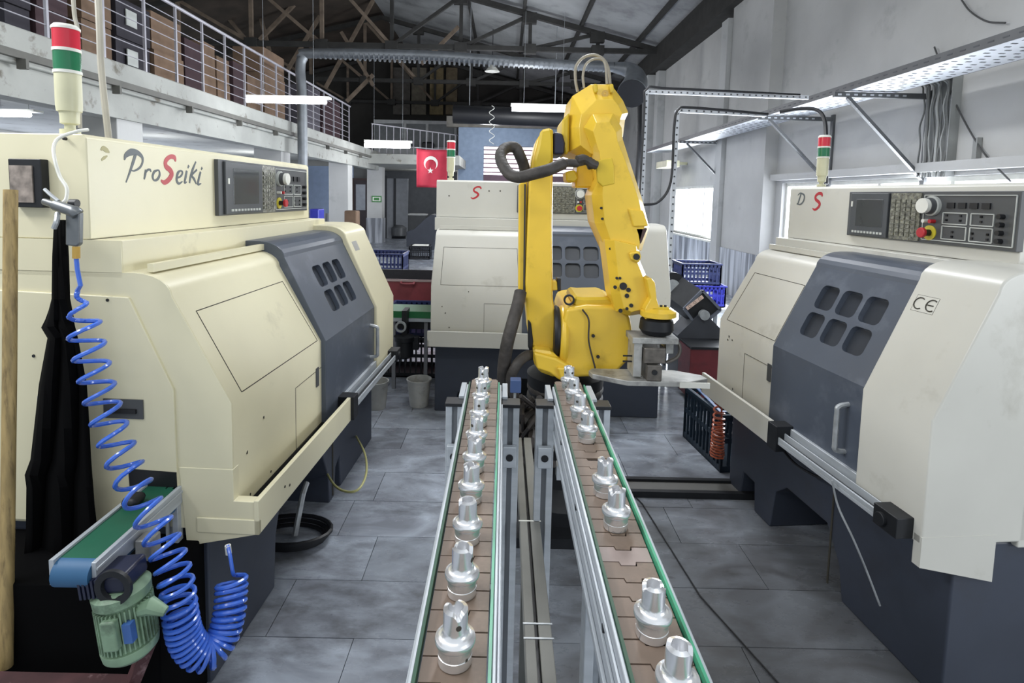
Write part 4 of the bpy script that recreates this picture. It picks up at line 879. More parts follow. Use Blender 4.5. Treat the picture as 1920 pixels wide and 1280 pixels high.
# warning sticker and two printed service marks
sk = slab('warning_sticker', [(1143, 390), (1169, 390), (1171, 406), (1145, 407)], 2.496, 2.499, mat('sticker_pink', '#e3c7b8', .5), fa, 0)
for a in (1153, 1161):
    for b in (395, 401): G().lathe([(.007, 0), (.007, .001)], Matrix.Translation(pc_(a, b, 2.4945)) @ Matrix.Rotation(math.pi / 2, 4, 'X'), 10).build('sticker_mark', seam, sk)
G().lathe([(.026, 0), (.029, 0), (.029, .001), (.026, .001)], Matrix.Translation(pc_(1157, 398, 2.495)) @ Matrix.Scale(.8, 4, (0, 0, 1)) @ Matrix.Rotation(math.pi / 2, 4, 'X'), 24, ring=True).build('sticker_ring', redp, sk)
olive = mat('printed_olive', '#7c6f1c', .6)
for cx_, cy_ in ((1145, 354), (1158, 426)):
    g = G()
    for k in range(3):
        for j in range(2): g.tube(spline([pc_(cx_ - 8 + 6 * j + k * 1.5, cy_ - 9 + k * 8, 2.4975), pc_(cx_ - 3 + 6 * j + k * 1.5, cy_ - 7 + k * 8, 2.4975), pc_(cx_ - 6 + 6 * j + k * 1.5, cy_ - 3 + k * 8, 2.4975), pc_(cx_ + 6 * j + k * 1.5, cy_ - 2 + k * 8, 2.4975)], 3), .0022, 5)
    g.build('printed_mark', olive, fa)
# wrist and tool flange
wr_ = slab('wrist', [(1212, 522), (1222, 521), (1229, 530), (1232, 560), (1236, 575), (1236, 600), (1210, 600), (1209, 580), (1220, 560)], 2.42, 2.60, yellow, rb, .006, 2, label='yellow wrist with tool flange')
cw = pc_(1234, 590, 2.45)
G().lathe([(.066, -.008), (.078, -.004), (.078, .018), (.06, .024), (.05, .03)], Matrix.Translation(cw), 28).build('tool_flange', yellow, wr_)
G().box((cw.x - .035, cw.y - .03, cw.z + .024), (cw.x + .04, cw.y + .03, cw.z + .04)).build('flange_block', yellow_dull, wr_, bevel=.004)
g = G()
for k in range(4): g.cyl((cw.x - .03 + .018 * k, cw.y - .02, cw.z + .04), .006, .008, 'z', 10)
g.build('bolt', blackp, wr_)
tc_ = G().lathe([(.06, 0), (.072, -.008), (.076, -.05), (.062, -.07), (.03, -.078)], Matrix.Translation((cw.x - .005, cw.y, cw.z - .012)), 28).build('tool_changer', blackm, rb, label='black tool changer drum')
gp = pc_(1222, 640, 2.44)
gb = G().box((cw.x - .125, cw.y - .07, cw.z - .115), (cw.x + .075, cw.y + .07, cw.z - .088)).build('gripper_plate', aluraw, rb, bevel=.003, label='raw aluminium gripper plate')
G().box((cw.x - .115, cw.y - .06, cw.z - .265), (cw.x - .078, cw.y + .06, cw.z - .115)).build('gripper_leg', aluraw, gb, bevel=.003)
G().box((cw.x + .035, cw.y - .02, cw.z - .17), (cw.x + .07, cw.y + .06, cw.z - .115)).build('gripper_leg', aluraw, gb, bevel=.003)
G().box((cw.x - .075, cw.y - .08, cw.z - .20), (cw.x + .02, cw.y + .04, cw.z - .13)).build('gripper_body', mat('gunmetal', '#6d6862', .4, metal=.6, var=.15, scale=30), gb, bevel=.006)
G().box((cw.x - .06, cw.y - .085, cw.z - .275), (cw.x + .005, cw.y + .03, cw.z - .205)).build('gripper_jaw', MATS['gunmetal'], gb, bevel=.004)
G().cyl((cw.x - .028, cw.y - .084, cw.z - .235), .012, -.006, 'y', 14).build('bolt', blackp, gb)
for zz in (-.175, -.15): G().tube([(cw.x - .155, cw.y - .03, cw.z + zz - .03), (cw.x - .11, cw.y - .03, cw.z + zz - .03)], .004, 6).build('pin', blackp, gb)
G().tube(spline([(cw.x + .06, cw.y, cw.z - .1), (cw.x + .095, cw.y - .02, cw.z - .13), (cw.x + .09, cw.y - .02, cw.z - .18), (cw.x + .04, cw.y - .02, cw.z - .21)], 6), .008, 8).build('gripper_hose', MATS['gunmetal'], gb)
# the long lozenge plate
yy0 = cw.y
pl = [(1107, 684), (1130, 681), (1180, 680), (1250, 684), (1310, 697), (1322, 708), (1320, 716), (1265, 718), (1225, 718), (1168, 712), (1112, 694)]
zp = cw.z - .275
g = G(); a = [atY(x, y, yy0) for x, y in ((1107, 688), (1322, 712))]
xa, xb = a[0].x, a[1].x
g.prism([(xa, yy0 + .05), (xa + .02, yy0 + .085), (xb - .12, yy0 + .085), (xb - .01, yy0 + .02), (xb, yy0 - .03), (xb - .10, yy0 - .085), (xa + .15, yy0 - .085), (xa + .01, yy0 - .0)], 'z', zp - .024, zp)
lz = g.build('support_plate', aluraw, rb, bevel=.004, label='long pointed aluminium plate under the gripper')
G().box((xb - .14, yy0 - .088, zp - .026), (xb - .01, yy0 - .083, zp - .002)).build('plate_tape', whitep, lz)
# hoses and sleeves
def curve_px(pts, n=8): return spline([atY(x, y, Y) for x, y, Y in pts], n)
sl1 = G().tube(curve_px([(1108, 300, 2.5), (1085, 306, 2.46), (1060, 306, 2.44), (1030, 318, 2.4), (1000, 326, 2.4), (975, 332, 2.42), (955, 326, 2.45), (941, 305, 2.5), (939, 288, 2.55), (950, 277, 2.6), (966, 277, 2.62), (974, 290, 2.62), (982, 310, 2.64), (985, 330, 2.7)]), [.014] * 9 + [.018] * 8 + [.026] * 88, 12)
o = sl1.build('cable_sleeve', rubber, rb, label='dusty black cable sleeve looping left of the elbow')
G().tube(curve_px([(1118, 310, 2.48), (1108, 306, 2.47), (1095, 298, 2.46), (1082, 300, 2.45)]), .02, 10).build('sleeve_end', rubber, rb)
slab('sleeve_clip', [(1096, 296), (1116, 298), (1116, 316), (1104, 318)], 2.49, 2.52, blackp, rb, .004)
G().tube(curve_px([(976, 548, 2.6), (970, 575, 2.55), (960, 610, 2.5), (950, 650, 2.5), (944, 700, 2.55), (948, 735, 2.65), (985, 780, 2.7)]), .030, 12).build('cable_sleeve', rubber, rb)
G().tube(curve_px([(1000, 665, 2.6), (985, 668, 2.55), (968, 685, 2.5), (958, 715, 2.52), (975, 760, 2.6), (1010, 790, 2.7)]), .024, 12).build('cable_sleeve', rubber, rb)
G().tube(curve_px([(1083, 172, 2.75), (1079, 150, 2.75), (1080, 125, 2.75), (1094, 108, 2.75), (1115, 103, 2.75), (1132, 112, 2.75), (1141, 130, 2.75), (1144, 158, 2.7)]), .007, 8).build('loop_pipe', mat('pipe_beige', '#8c8678', .5), rb)
G().tube(curve_px([(1095, 165, 2.72), (1093, 140, 2.72), (1100, 119, 2.72), (1118, 110, 2.72), (1134, 118, 2.72), (1138, 158, 2.68)]), .006, 8).build('loop_pipe', MATS['pipe_beige'], rb)
# tangle of cables at the foot
g = G()
for k in range(16):
    p = [atY(R.uniform(968, 1030), R.uniform(740, 780), R.uniform(2.4, 2.7))]
    for j in range(3): p.append(atY(R.uniform(965, 1040), 790 + 45 * j + R.uniform(-15, 15), R.uniform(2.3, 2.7)))
    p = [Vector((q.x, q.y, max(q.z, .04))) for q in p]; g.tube(spline(p, 5), R.uniform(.010, .022), 6)
tag(g.build('cable_bundle', mat('oily_cables', '#221d1a', .6, var=.3, scale=12)), 'tangle of oily dark cables at the foot of the robot', 'cable', kind='stuff')
cbx = thing('junction_box', 'small blue valve box standing between the two conveyors', 'box', (0, 0, 0))
p = atY(968, 725, 2.0); G().box((p.x - .022, 2.0, p.z - .024), (p.x + .018, 2.04, p.z + .024)).build('body', mat('dusty_blue', '#40557f', .5), cbx, bevel=.003)
G().tube([(p.x - .004, 2.02, p.z - .02), (p.x - .004, 2.02, .74)], .005, 6).build('stem', steel, cbx)

# ================================================================== THE TWO PART CONVEYORS
BZ = 1.09
def conveyor(x0, w, label, seed, missing=None):
    t = thing('slat_conveyor', label, 'conveyor', (x0, 0, 0), 0, 'part conveyors')
    rr = random.Random(seed); P = .0381; far = .56 * 1050 / 353 if seed == 1 else 1.66
    tabm = G()
    def slat_mesh(tab=True):
        g = G(); a = P - .0024; c = w / 2; tw = .013; td = .0085
        n = [(.001, 0)]
        n += [(c - tw, 0), (c - tw + .002, -td), (c + tw - .002, -td), (c + tw, 0)] if tab else []
        n += [(w - .001, 0), (w - .001, a)]
        n += [(c + tw + .0015, a), (c + tw - .0005, a - td), (c - tw + .0005, a - td), (c - tw - .0015, a)]
        n += [(.001, a)]
        g.prism(n, 'z', -.004, 0); me = g.mesh('slat'); me.materials.append(slatm); return me
    me = slat_mesh(); me2 = slat_mesh(False); n = int((far - .42) / P)
    for k in range(n):
        o = bpy.data.objects.new('slat', me2 if k == missing else me); COL.objects.link(o); o.parent = t; o.location = (0, far - (k + 1) * P, BZ + rr.uniform(-.0003, .0003))
        if missing and k == 21: o.material_slots[0].link = 'OBJECT'; o.material_slots[0].material = mat('belt_slat_pale', '#978781', .5, var=.06, scale=20); o['label'] = 'paler belt slat'
    # under-belt and nose roller
    G().box((.004, .42, BZ - .04), (w - .004, far - .03, BZ - .006)).build('belt_bed', blackm, t)
    nose = G().lathe([(.024, 0), (.024, w - .01)], Matrix.Translation((.005, far + .002, BZ - .0245)) @ Matrix.Rotation(math.pi / 2, 4, 'Y'), 20).build('nose_roller', slatm, t)
    for sx in (0, 1):
        X = -.005 if sx == 0 else w + .005; sg = -1 if sx == 0 else 1
        G().box((min(X, X - sg * .004), .42, BZ - .004), (max(X, X - sg * .004), far - .05, BZ + .010)).build('guide_strip', greend if sx == 0 else greenr, t, label='dark green guide strip' if sx == 0 else 'green guide strip')
        rail = G().box((min(X, X + sg * .006), .42, BZ - .10), (max(X, X + sg * .006), far - .06, BZ + .006)).build('side_rail', alu, t, bevel=.002, label='anodised aluminium side rail')
        xo = X + sg * .0062
        G().box((min(xo, xo + sg * .004), .42, BZ - .022), (max(xo, xo + sg * .004), far - .06, BZ - .012)).box((min(xo, xo + sg * .004), .42, BZ - .05), (max(xo, xo + sg * .004), far - .06, BZ - .044)).box((min(xo, xo + sg * .006), .42, BZ - .098), (max(xo, xo + sg * .006), far - .06, BZ - .085)).build('rail_ridge', alu, rail, bevel=.001)
        for yb in (.72, 1.02, 1.3): G().cyl((xo if sg > 0 else xo - .004, yb, BZ - .028), .006, .004, 'x', 10).build('rail_bolt', blackm, rail)
        # square end stub beside the nose
        G().box((min(X + sg * .008, X + sg * .024), far - .13, BZ - .07), (max(X + sg * .008, X + sg * .024), far - .015, BZ - .004)).build('end_bracket', alu, t, bevel=.002)
        # leg
        for yl in (1.50, .86):
            xl = X + sg * .0068; xa, xb = min(xl, xl + sg * .050), max(xl, xl + sg * .050); yo = 0 if yl > 1 else 0
            ztop = BZ - .022 if yl > 1 else BZ - .11
            if yl < 1: xa, xb = (X - sg * .035, X + sg * .01) if sg < 0 else (X - .035, X + .01); xa, xb = min(xa, xb), max(xa, xb)
            lg = G(); wd = xb - xa; q = wd * .36
            lg.box((xa, yl, 0), (xa + q, yl + .045, ztop)).box((xb - q, yl, 0), (xb, yl + .045, ztop)).box((xa + q, yl + .012, 0), (xb - q, yl + .045, ztop))
            l = lg.build('leg', alu, t, bevel=.002)
            if yl > 1:
                G().box((xa - .002, yl - .004, ztop), (xb + .002, yl + .048, ztop + .010)).build('leg_cap', blackp, l, bevel=.002, label='black leg cap')
                G().box((xa + q - .002, yl + .009, 0.02), (xb - q + .002, yl + .013, ztop - .004)).build('leg_slot', mat('slot_grey', '#6d7176', .6), l)
                G().box((xa + .006, yl - .018, ztop - .165), (xb - .006, yl, ztop - .105)).build('leg_clamp', alu, l, bevel=.003)
                G().cyl(((xa + xb) / 2, yl - .017, ztop - .135), .010, -.003, 'y', 14).build('clamp_bolt', blackm, l)
    for yl, zc in ((1.5, .86), (.86, .55)): G().box((-.0, yl + .005, zc), (w + .0, yl + .04, zc + .04)).build('cross_bar', alu, t)
    return t
def belt_x(px_l, px_r, py):
    a = atZ(px_l, py, BZ).x; b = atZ(px_r, py, BZ).x; return a, b - a
xl0, wl0 = belt_x(796, 916, 1200); xr0, wr0 = belt_x(1167, 1284, 1200)
WB = (wl0 + wr0) / 2
conveyor(xl0, WB, 'left slat conveyor carrying the longer row of aluminium parts', 1)
conveyor(xr0, WB, 'right slat conveyor with bright green edge and a gap in its row of parts', 2, 12)
# the twin beam with a dark slot that runs low between the conveyors
bm = thing('floor_beam', 'twin grey profile beam with dark centre slot, low between the conveyors', 'beam', (0, 0, 0))
greybar = mat('matt_grey_profile', '#7d7d78', .6, metal=.2, var=.08)
zb = .74
for a, b in ((988, 1009), (1017, 1044)):
    p = atZ(a, 1275, zb).x; q = atZ(b, 1275, zb).x; G().box((p, .55, zb - .05), (q, 2.05, zb)).build('profile_bar', greybar, bm, bevel=.002)
p = atZ(1008, 1275, zb).x; q = atZ(1018, 1275, zb).x; G().box((p, .55, zb - .05), (q, 1.9, zb - .03)).build('dark_slot', blackp, bm)
for yb in (1.08, 1.12, 1.5): G().box((atZ(988, 1275, zb).x - .003, yb, zb), (atZ(1044, 1275, zb).x + .003, yb + .004, zb + .0015)).build('cable_tie', whitep if yb > 1.4 else steel, bm)
G().box((atZ(1000, 1275, zb).x, 1.55, 0), (atZ(1030, 1275, zb).x, 1.6, zb - .05)).box((atZ(1000, 1275, zb).x, .6, 0), (atZ(1030, 1275, zb).x, .65, zb - .05)).build('support_post', greybar, bm)

# turned parts on the belts
def part(x, y, rz, label, first=[None]):
    if first[0] is None:
        t = thing('turned_part', label, 'machined part', (x, y, BZ), rz)
        G().lathe([(.0185, 0), (.0205, .0015), (.0207, .012), (.0200, .0125), (.0200, .0135), (.0207, .014), (.0207, .0235), (.0188, .0245), (.0188, .0265), (.0241, .0272), (.0246, .0300), (.0240, .0330), (.0215, .0342), (.0190, .0352), (.0168, .0372), (.0150, .0400), (.0148, .043)], None, 40).build('body', chrome, t)
        # forked top: ring wall with two raised rounded lugs
        n = 48; ro, ri = .0148, .0085; V = []; Fc = []
        for k in range(n):
            a = 2 * math.pi * k / n; h = .058 + .017 * max(0, abs(math.cos(a)) - .42) / .58 * (1 if abs(math.cos(a)) > .42 else 0)
            h = .0630 + .0070 * min(1, max(0, (abs(math.cos(a)) - .15) / .35)) ** .5
            for r, z in ((ro, .040), (ro, h - .002), (ri + .001, h), (ri, .050)): V.append((r * math.cos(a), r * math.sin(a), z))
        for k in range(n):
            j = (k + 1) % n
            for q in range(3): Fc.append((k * 4 + q, j * 4 + q, j * 4 + q + 1, k * 4 + q + 1))
        Fc.append(tuple(k * 4 + 3 for k in range(n)))
        G().add(V, Fc).build('fork', chrome, t)
        for a in (-math.pi / 2, 0):
            d = Vector((math.cos(a), math.sin(a), 0)); G().tube([d * .0132 + Vector((0, 0, .053)), d * .0150 + Vector((0, 0, .053))], .0034, 14).build('cross_hole', seam, t)
        d = Vector((.45, -.9, 0)).normalized(); G().tube([d * .019 + Vector((0, 0, .014)), d * .0210 + Vector((0, 0, .014))], .0020, 8).build('side_hole', seam, t)
        first[0] = t; return t
    c = copy_tree(first[0]); c.location = (x, y, BZ); c.rotation_euler = (0, 0, rz); c['label'] = label; return c
ordn = ['first', 'second', 'third', 'fourth', 'fifth', 'sixth', 'seventh', 'eighth', 'ninth']
left_px = [(853, 1239), (866, 1111), (876, 1013), (883, 938), (889, 881), (893, 837), (898, 796), (902, 761), (906, 732)]
for i, (a, b) in enumerate(left_px):
    p = atZ(a, b, BZ); o = part(p.x, p.y, .5 + i * .7 if i else .35, 'shiny turned aluminium part, %s from the photographer on the left belt' % ordn[i] if i < 8 else 'farthest shiny turned aluminium part at the end of the left belt'); o['group'] = 'turned aluminium parts on the belts'
right_px = [(1268, 1318), (1222, 1190), (1154, 988), (1133, 926), (1100, 826), (1086, 788), (1075, 754), (1066, 730)]
rl_ = ['nearest shiny part on the right belt, cut by the frame', 'large shiny part standing alone near the front of the right belt', 'shiny part behind the bare belt stretch, front one of the middle pair, right belt',
       'shiny part beside the notched dark hole of the right belt', 'shiny part in front of the far cluster on the right belt', 'second part of the far cluster on the right belt', 'third part of the far cluster on the right belt', 'farthest ring-topped part at the end of the right belt']
for i, (a, b) in enumerate(right_px):
    p = atZ(a, b, BZ); o = part(p.x, p.y, 1.1 + i * .6, rl_[i]); o['group'] = 'turned aluminium parts on the belts'

# ================================================================== THINGS BY THE LEFT LATHE
YE = A and atZ(435, 755, NZ).y - .02
# wooden stick
tag(G().tube([atY(20, 356, 1.60), atY(18, 700, 1.55), atY(11, 1250, 1.48)], .0170, 14).build('wooden_pole', wood), 'worn round wooden pole leaning upright at the left edge', 'pole')
# black apron hanging
out = [(112, 408), (122, 412), (124, 480), (122, 560), (136, 600), (150, 660), (163, 720), (167, 800), (172, 900), (180, 980), (185, 1060), (180, 1098), (120, 1085), (70, 1100), (42, 1096), (52, 1000), (58, 920), (54, 890), (66, 860), (72, 800), (80, 720), (92, 640), (100, 626), (84, 612), (96, 598), (104, 575), (104, 480), (106, 420)]
ap = thing('hanging_apron', 'long black cloth apron hanging from the hook on the left lathe', 'cloth', (0, 0, 0))
rows = []
Lf = [(412, 108, 120), (480, 104, 124), (560, 103, 126), (598, 92, 138), (612, 86, 141), (632, 98, 146), (720, 82, 163), (800, 73, 168), (860, 66, 171), (888, 55, 173), (910, 57, 175), (1000, 53, 181), (1096, 42, 186)]
V = []; Fc = []; n = 16
for j, (yy, xa_, xb_) in enumerate(Lf):
    for i in range(n + 1):
        u = i / n; YY = 1.66 + .018 * math.sin(u * 14 + j * .4) * min(1, j / 4); p = atY(xa_ + (xb_ - xa_) * u, yy, YY); V.append(p)
for j in range(len(Lf) - 1):
    for i in range(n): q = j * (n + 1) + i; Fc.append((q, q + 1, q + n + 2, q + n + 1))
o = G().add(V, Fc).build('cloth', clothm, ap); md = o.modifiers.new('s', 'SOLIDIFY'); md.thickness = .012
# air gun
ag = thing('air_gun', 'grey air blow gun hanging on the left lathe above the blue coil hose', 'air gun', (0, 0, 0))
gunm = mat('gun_grey', '#6d7174', .35, metal=.5)
G().tube(curve_px([(84, 378, 1.62), (105, 385, 1.60), (138, 396, 1.58), (146, 402, 1.58)]), [.010] * 8 + [.016] * 8 + [.017] * 9, 12).build('gun_body', gunm, ag)
slab('gun_grip', [(122, 398), (148, 398), (147, 458), (143, 462), (122, 460)], 1.58, 1.60, gunm, ag, .006, 2)
G().tube(curve_px([(84, 355, 1.62), (96, 366, 1.61), (110, 377, 1.6)]), .005, 8).build('nozzle', steel, ag)
G().tube(curve_px([(108, 400, 1.58), (106, 415, 1.56), (101, 428, 1.56)]), .007, 8).build('trigger', steel, ag)
G().cyl(atY(132, 381, 1.6), .012, .02, 'x', 12).build('knob', blackp, ag)
G().tube([atY(143, 462, 1.59), atY(143, 484, 1.59)], .0105, 6).build('connector', brass, ag, label='brass hose connector')
# wire from tower to gun
tag(G().tube(curve_px([(165, 243, 1.75), (145, 246, 1.72), (112, 258, 1.70), (101, 275, 1.68), (103, 300, 1.66), (112, 330, 1.65), (125, 352, 1.64), (124, 372, 1.63), (118, 380, 1.62)], 10), .005, 8).build('white_cable', whitep), 'white cable curling from the left signal tower down to the air gun', 'cable')
tag(G().tube(curve_px([(183, -20, 2.6), (187, 60, 2.6), (190, 130, 2.6), (204, 262, 2.6)], 8), .014, 8).build('drop_cable', mat('drop_cable_beige', '#8d8a80', .5)), 'beige power cable dropping from above behind the left signal tower', 'cable')
tag(G().tube(curve_px([(136, -20, 2.7), (140, 30, 2.7), (146, 70, 2.7), (150, 240, 2.7)], 8), .009, 8).build('drop_cable', MATS['drop_cable_beige']), 'thinner beige cable dropping just behind the left signal tower', 'cable')
# blue coil hose
cen = spline([atY(x, y, Y) for x, y, Y in [(145, 545, 1.60), (158, 615, 1.58), (175, 690, 1.57), (195, 765, 1.56), (220, 835, 1.55), (243, 890, 1.53), (268, 940, 1.50), (292, 985, 1.48), (312, 1030, 1.46), (330, 1090, 1.44), (338, 1150, 1.43), (348, 1195, 1.43), (370, 1222, 1.44), (395, 1222, 1.46), (417, 1195, 1.49), (430, 1150, 1.52), (434, 1105, 1.55), (434, 1085, 1.56)]], 14)
# walk the centre line, turning the coil faster where it is bunched
pts = [atY(143, 484, 1.59), atY(145, 505, 1.59), atY(151, 535, 1.59)]; ang = math.pi; Lc = len(cen)
ptsc = []; 
for i in range(Lc - 1):
    u = i / Lc; seg_ = (cen[i + 1] - cen[i]); nsub = 6
    pitch = .062 if u < .38 else .062 - (u - .38) / .22 * .045 if u < .6 else .0155
    if u > .88: pitch = .018
    T_ = seg_.normalized(); ref = Vector((1, 0, 0)) if abs(T_.x) < .8 else Vector((0, 0, 1)); 
    n1 = (Vector((0, 1, 0)) - T_ * T_.y).normalized(); n2 = T_.cross(n1)
    for k in range(nsub):
        c_ = cen[i] + seg_ * (k / nsub); ang += seg_.length / nsub / pitch * 2 * math.pi
        rad_ = .040 if u > .05 else .040 * u / .05
        ptsc.append(c_ + (n1 * math.cos(ang) + n2 * math.sin(ang)) * rad_)
# resample the helix by turning angle is dense already
pts += ptsc
e1 = [atY(432, 1085, 1.56), atY(437, 1074, 1.57), atY(432, 1045, 1.58), atY(427, 1022, 1.6)]
ch_ = thing('air_hose', 'bright blue coiled air hose stretched down beside the left lathe', 'hose', (0, 0, 0))
G().tube(pts, .0064, 7).build('coil', hoseblue, ch_)
G().tube(spline([pts[-1]] + e1[1:], 6), .0056, 8).build('tail', hoseblue, ch_)
G().tube([atY(427, 1022, 1.6), atY(429, 1038, 1.6)], .009, 8).build('sleeve', whitep, ch_)

# small belt conveyor feeding into the end opening, with its motor
bc = thing('small_belt_conveyor', 'small green belt conveyor entering the opening in the left lathe', 'conveyor', (0, 0, 0))
zc = .70; plx = atY(312, 1050, 1.70).x
def zq(x, y, z): return atZ(x, y, z)
a0 = zq(112, 1045, zc); f = 1.74
bx0, by0 = a0.x, a0.y; bw_ = .095
G().box((bx0, by0, zc - .006), (bx0 + bw_, f, zc)).build('belt', bluebelt, bc)
G().cyl((bx0, by0, zc - .036), .036, bw_, 'x', 20).build('end_roller', bluepl, bc)
G().box((bx0, by0, zc - .072), (bx0 + bw_, f, zc - .066)).build('return_belt', bluepl, bc)
G().box((bx0 - .012, by0 - .02, zc - .06), (bx0, f, zc + .006)).build('side_frame', alu, bc); G().box((bx0 + bw_, by0 - .02, zc - .055), (bx0 + bw_ + .012, f, zc + .002)).box((bx0 + bw_ + .012, by0 - .02, zc - .02), (bx0 + bw_ + .016, f, zc - .012)).build('side_frame', alu, bc, bevel=.002)
G().box((bx0 + bw_ + .016, by0 + .12, zc - .09), (bx0 + bw_ + .06, by0 + .17, zc - .03)).build('guide_block', aluraw, bc, bevel=.004)
G().box((bx0 + .0, by0 + .22, zc + .0), (bx0 + .05, by0 + .28, zc + .03)).build('chip_heap', blackm, bc, bevel=.015)
G().box((plx + .022, 1.70, 0), (plx + .040, 1.73, zc - .0)).box((plx, 1.70, 0), (plx + .008, 1.73, zc - .0)).box((plx + .008, 1.715, 0), (plx + .022, 1.73, zc - .0)).build('leg', alu, bc, bevel=.002)
# gear motor hanging at the conveyor's end
mt = thing('gear_motor', 'pale green ribbed electric motor with dark gearbox under the belt conveyor', 'motor', (0, 0, 0))
mc = atY(236, 1150, 1.38); tilt = Matrix.Rotation(math.radians(-7), 4, 'Y')
MM = Matrix.Translation(mc) @ tilt
G().lathe([(.0, -.115), (.050, -.108), (.064, -.095), (.067, -.075), (.066, -.072), (.058, -.07), (.058, .045), (.066, .05), (.068, .075), (.05, .085), (.02, .09)], MM, 36).build('motor_body', tealp, mt)
g = G()
for k in range(40):
    a = 2 * math.pi * k / 40; g.box((.056, -.0018, -.066), (.067, .0018, .042), MM @ Matrix.Rotation(a, 4, 'Z'))
o = g.build('cooling_fin', tealp, mt); o['kind'] = 'stuff'
G().box((-.012, -.078, -.045), (.026, -.055, .035), MM).build('terminal_box', tealp, mt, bevel=.006, label='green terminal box')
G().box((.034, -.064, -.035), (.056, -.045, .015), MM).build('name_plate', mat('plate_blue', '#3d62a0', .4), mt)
G().box((-.07, -.045, .085), (.045, .05, .135), MM).build('gearbox', mat('gearbox_navy', '#1c2036', .4), mt, bevel=.01, label='dark navy gearbox')
g = G()
for k in range(6): g.box((-.068 + .011 * k, -.054, .085), (-.062 + .011 * k, -.044, .133), MM)
g.build('gearbox_rib', MATS['gearbox_navy'], mt)['kind'] = 'stuff'
G().lathe([(.028, -.058), (.046, -.058), (.046, -.048), (.03, -.048)], MM @ Matrix.Translation((.022, 0, .11)) @ Matrix.Rotation(math.radians(90), 4, 'X') @ Matrix.Translation((0, 0, .105)), 24, ring=True).build('gearbox_flange', blackm, mt)
G().tube([MM @ Vector((.05, -.02, .02)), MM @ Vector((.085, -.02, .03)), MM @ Vector((.12, -.02, .01))], [.016, .022, .012], 10).build('cable_gland', tealp, mt)
# the dark bench the motor hangs over
rs = thing('barrier_stand', 'dark oxide-red steel bar stand at the bottom left corner', 'stand', (0, 0, 0))
p = atY(0, 1258, 1.42)
G().box((p.x - .3, 1.36, p.z - .10), (atY(262, 1262, 1.42).x, 1.42, p.z)).build('cross_bar', mat('oxide_red', '#4a2c2e', .7, var=.2, scale=10, dirt='#9b7f80', dscale=14, dlo=.6, dhi=.75), rs)
G().bar(atY(240, 1300, 1.40), atY(285, 1190, 1.44), .03).build('diagonal', MATS['oxide_red'], rs)
# tall dark cabinet panel behind the motor
dkb = thing('dark_bin', 'black steel chip bin under the green belt conveyor', 'bin', (0, 0, 0))
G().box((-1.9, 1.50, 0), (atY(300, 1200, 1.5).x, 1.76, .52)).build('body', clothm, dkb, bevel=.006)

# hoses under the left lathe
tag(G().tube(curve_px([(600, 858, 3.0), (612, 885, 2.85), (630, 912, 2.7), (655, 922, 2.6), (675, 914, 2.6), (687, 885, 2.75), (684, 850, 3.0), (668, 818, 3.3)], 8), .006, 8).build('loop_cable', mat('cable_pale_yellow', '#a5a36f', .5)), 'thin pale cable looping out onto the floor below the left lathe tray', 'cable')
ch2 = thing('coiled_hose', 'black hose coiled on the floor under the left lathe', 'hose', (0, 0, 0))
g = G(); c = atZ(545, 1003, .02)
for k in range(3): g.tube([(c.x + (.16 + .015 * k) * math.cos(a * .3), c.y + (.10 + .01 * k) * math.sin(a * .3), .012 + .018 * k) for a in range(22)], .011, 6)
g.build('coil', blackp, ch2); G().tube([(c.x + .02, c.y, .02), atY(568, 925, c.y + .05), atY(575, 905, c.y + .1)], .014, 8).build('valve_pipe', steel, ch2)

# ================================================================== BETWEEN LEFT AND REAR LATHES
yk = 4.55
def bxp(name, px0, py0, px1, py1, Y, dep, m, par, bev=.003):
    a = atY(px0, py0, Y); b = atY(px1, py1, Y); return G().box((a.x, Y, b.z), (b.x, Y + dep, a.z)).build(name, m, par, bevel=bev)
rbn = thing('red_container', 'large dark red steel container between the left and rear lathes', 'container', (0, 0, 0))
maroon = mat('maroon_steel', '#6d2b30', .5, var=.12, scale=5, dirt='#3f2428', dscale=5, dlo=.55, dhi=.8)
a = atY(728, 524, 5.6); b = atY(815, 640, 5.6)
G().box((a.x - .3, 5.6, .35), (b.x + .35, 5.64, a.z)).build('front_panel', maroon, rbn, bevel=.004)
G().box((a.x - .3, 6.5, .35), (b.x + .35, 6.54, a.z - .02)).build('back_panel', blackm, rbn); G().box((a.x - .3, 5.64, .35), (b.x + .35, 6.5, .4)).build('bottom_panel', maroon, rbn); G().box((b.x + .31, 5.64, .35), (b.x + .35, 6.5, a.z)).build('side_panel', maroon, rbn)
G().box((a.x - .31, 5.59, a.z - .015), (b.x + .36, 5.65, a.z)).build('rim', mat('worn_rim', '#8d7b78', .5), rbn)
hb_ = atY(765, 531, 5.58); G().tube(spline([hb_ + Vector((-.07, .02, .01)), hb_ + Vector((-.06, -.03, 0)), hb_ + Vector((.05, -.03, 0)), hb_ + Vector((.06, .02, .01))], 5), .012, 8).build('handle', maroon, rbn)
for xx in (a.x - .28, b.x + .28): G().box((xx, 5.62, 0), (xx + .05, 5.67, .36)).build('leg', maroon, rbn)
gcv = thing('green_conveyor', 'narrow conveyor with green belt edge left of the rear lathe', 'conveyor', (0, 0, 0))
a = atY(735, 583, 4.6); b = atY(818, 597, 4.6)
G().box((a.x - .3, 4.6, b.z), (b.x + .1, 4.9, a.z)).build('belt_edge', mat('belt_green', '#1f6b3c', .4), gcv); G().box((a.x - .3, 4.59, b.z - .03), (b.x + .1, 4.62, b.z - .002)).build('frame', alu, gcv)
G().box((a.x - .3, 4.63, b.z - .1), (b.x + .1, 4.85, b.z - .03)).build('under_frame', blackm, gcv)
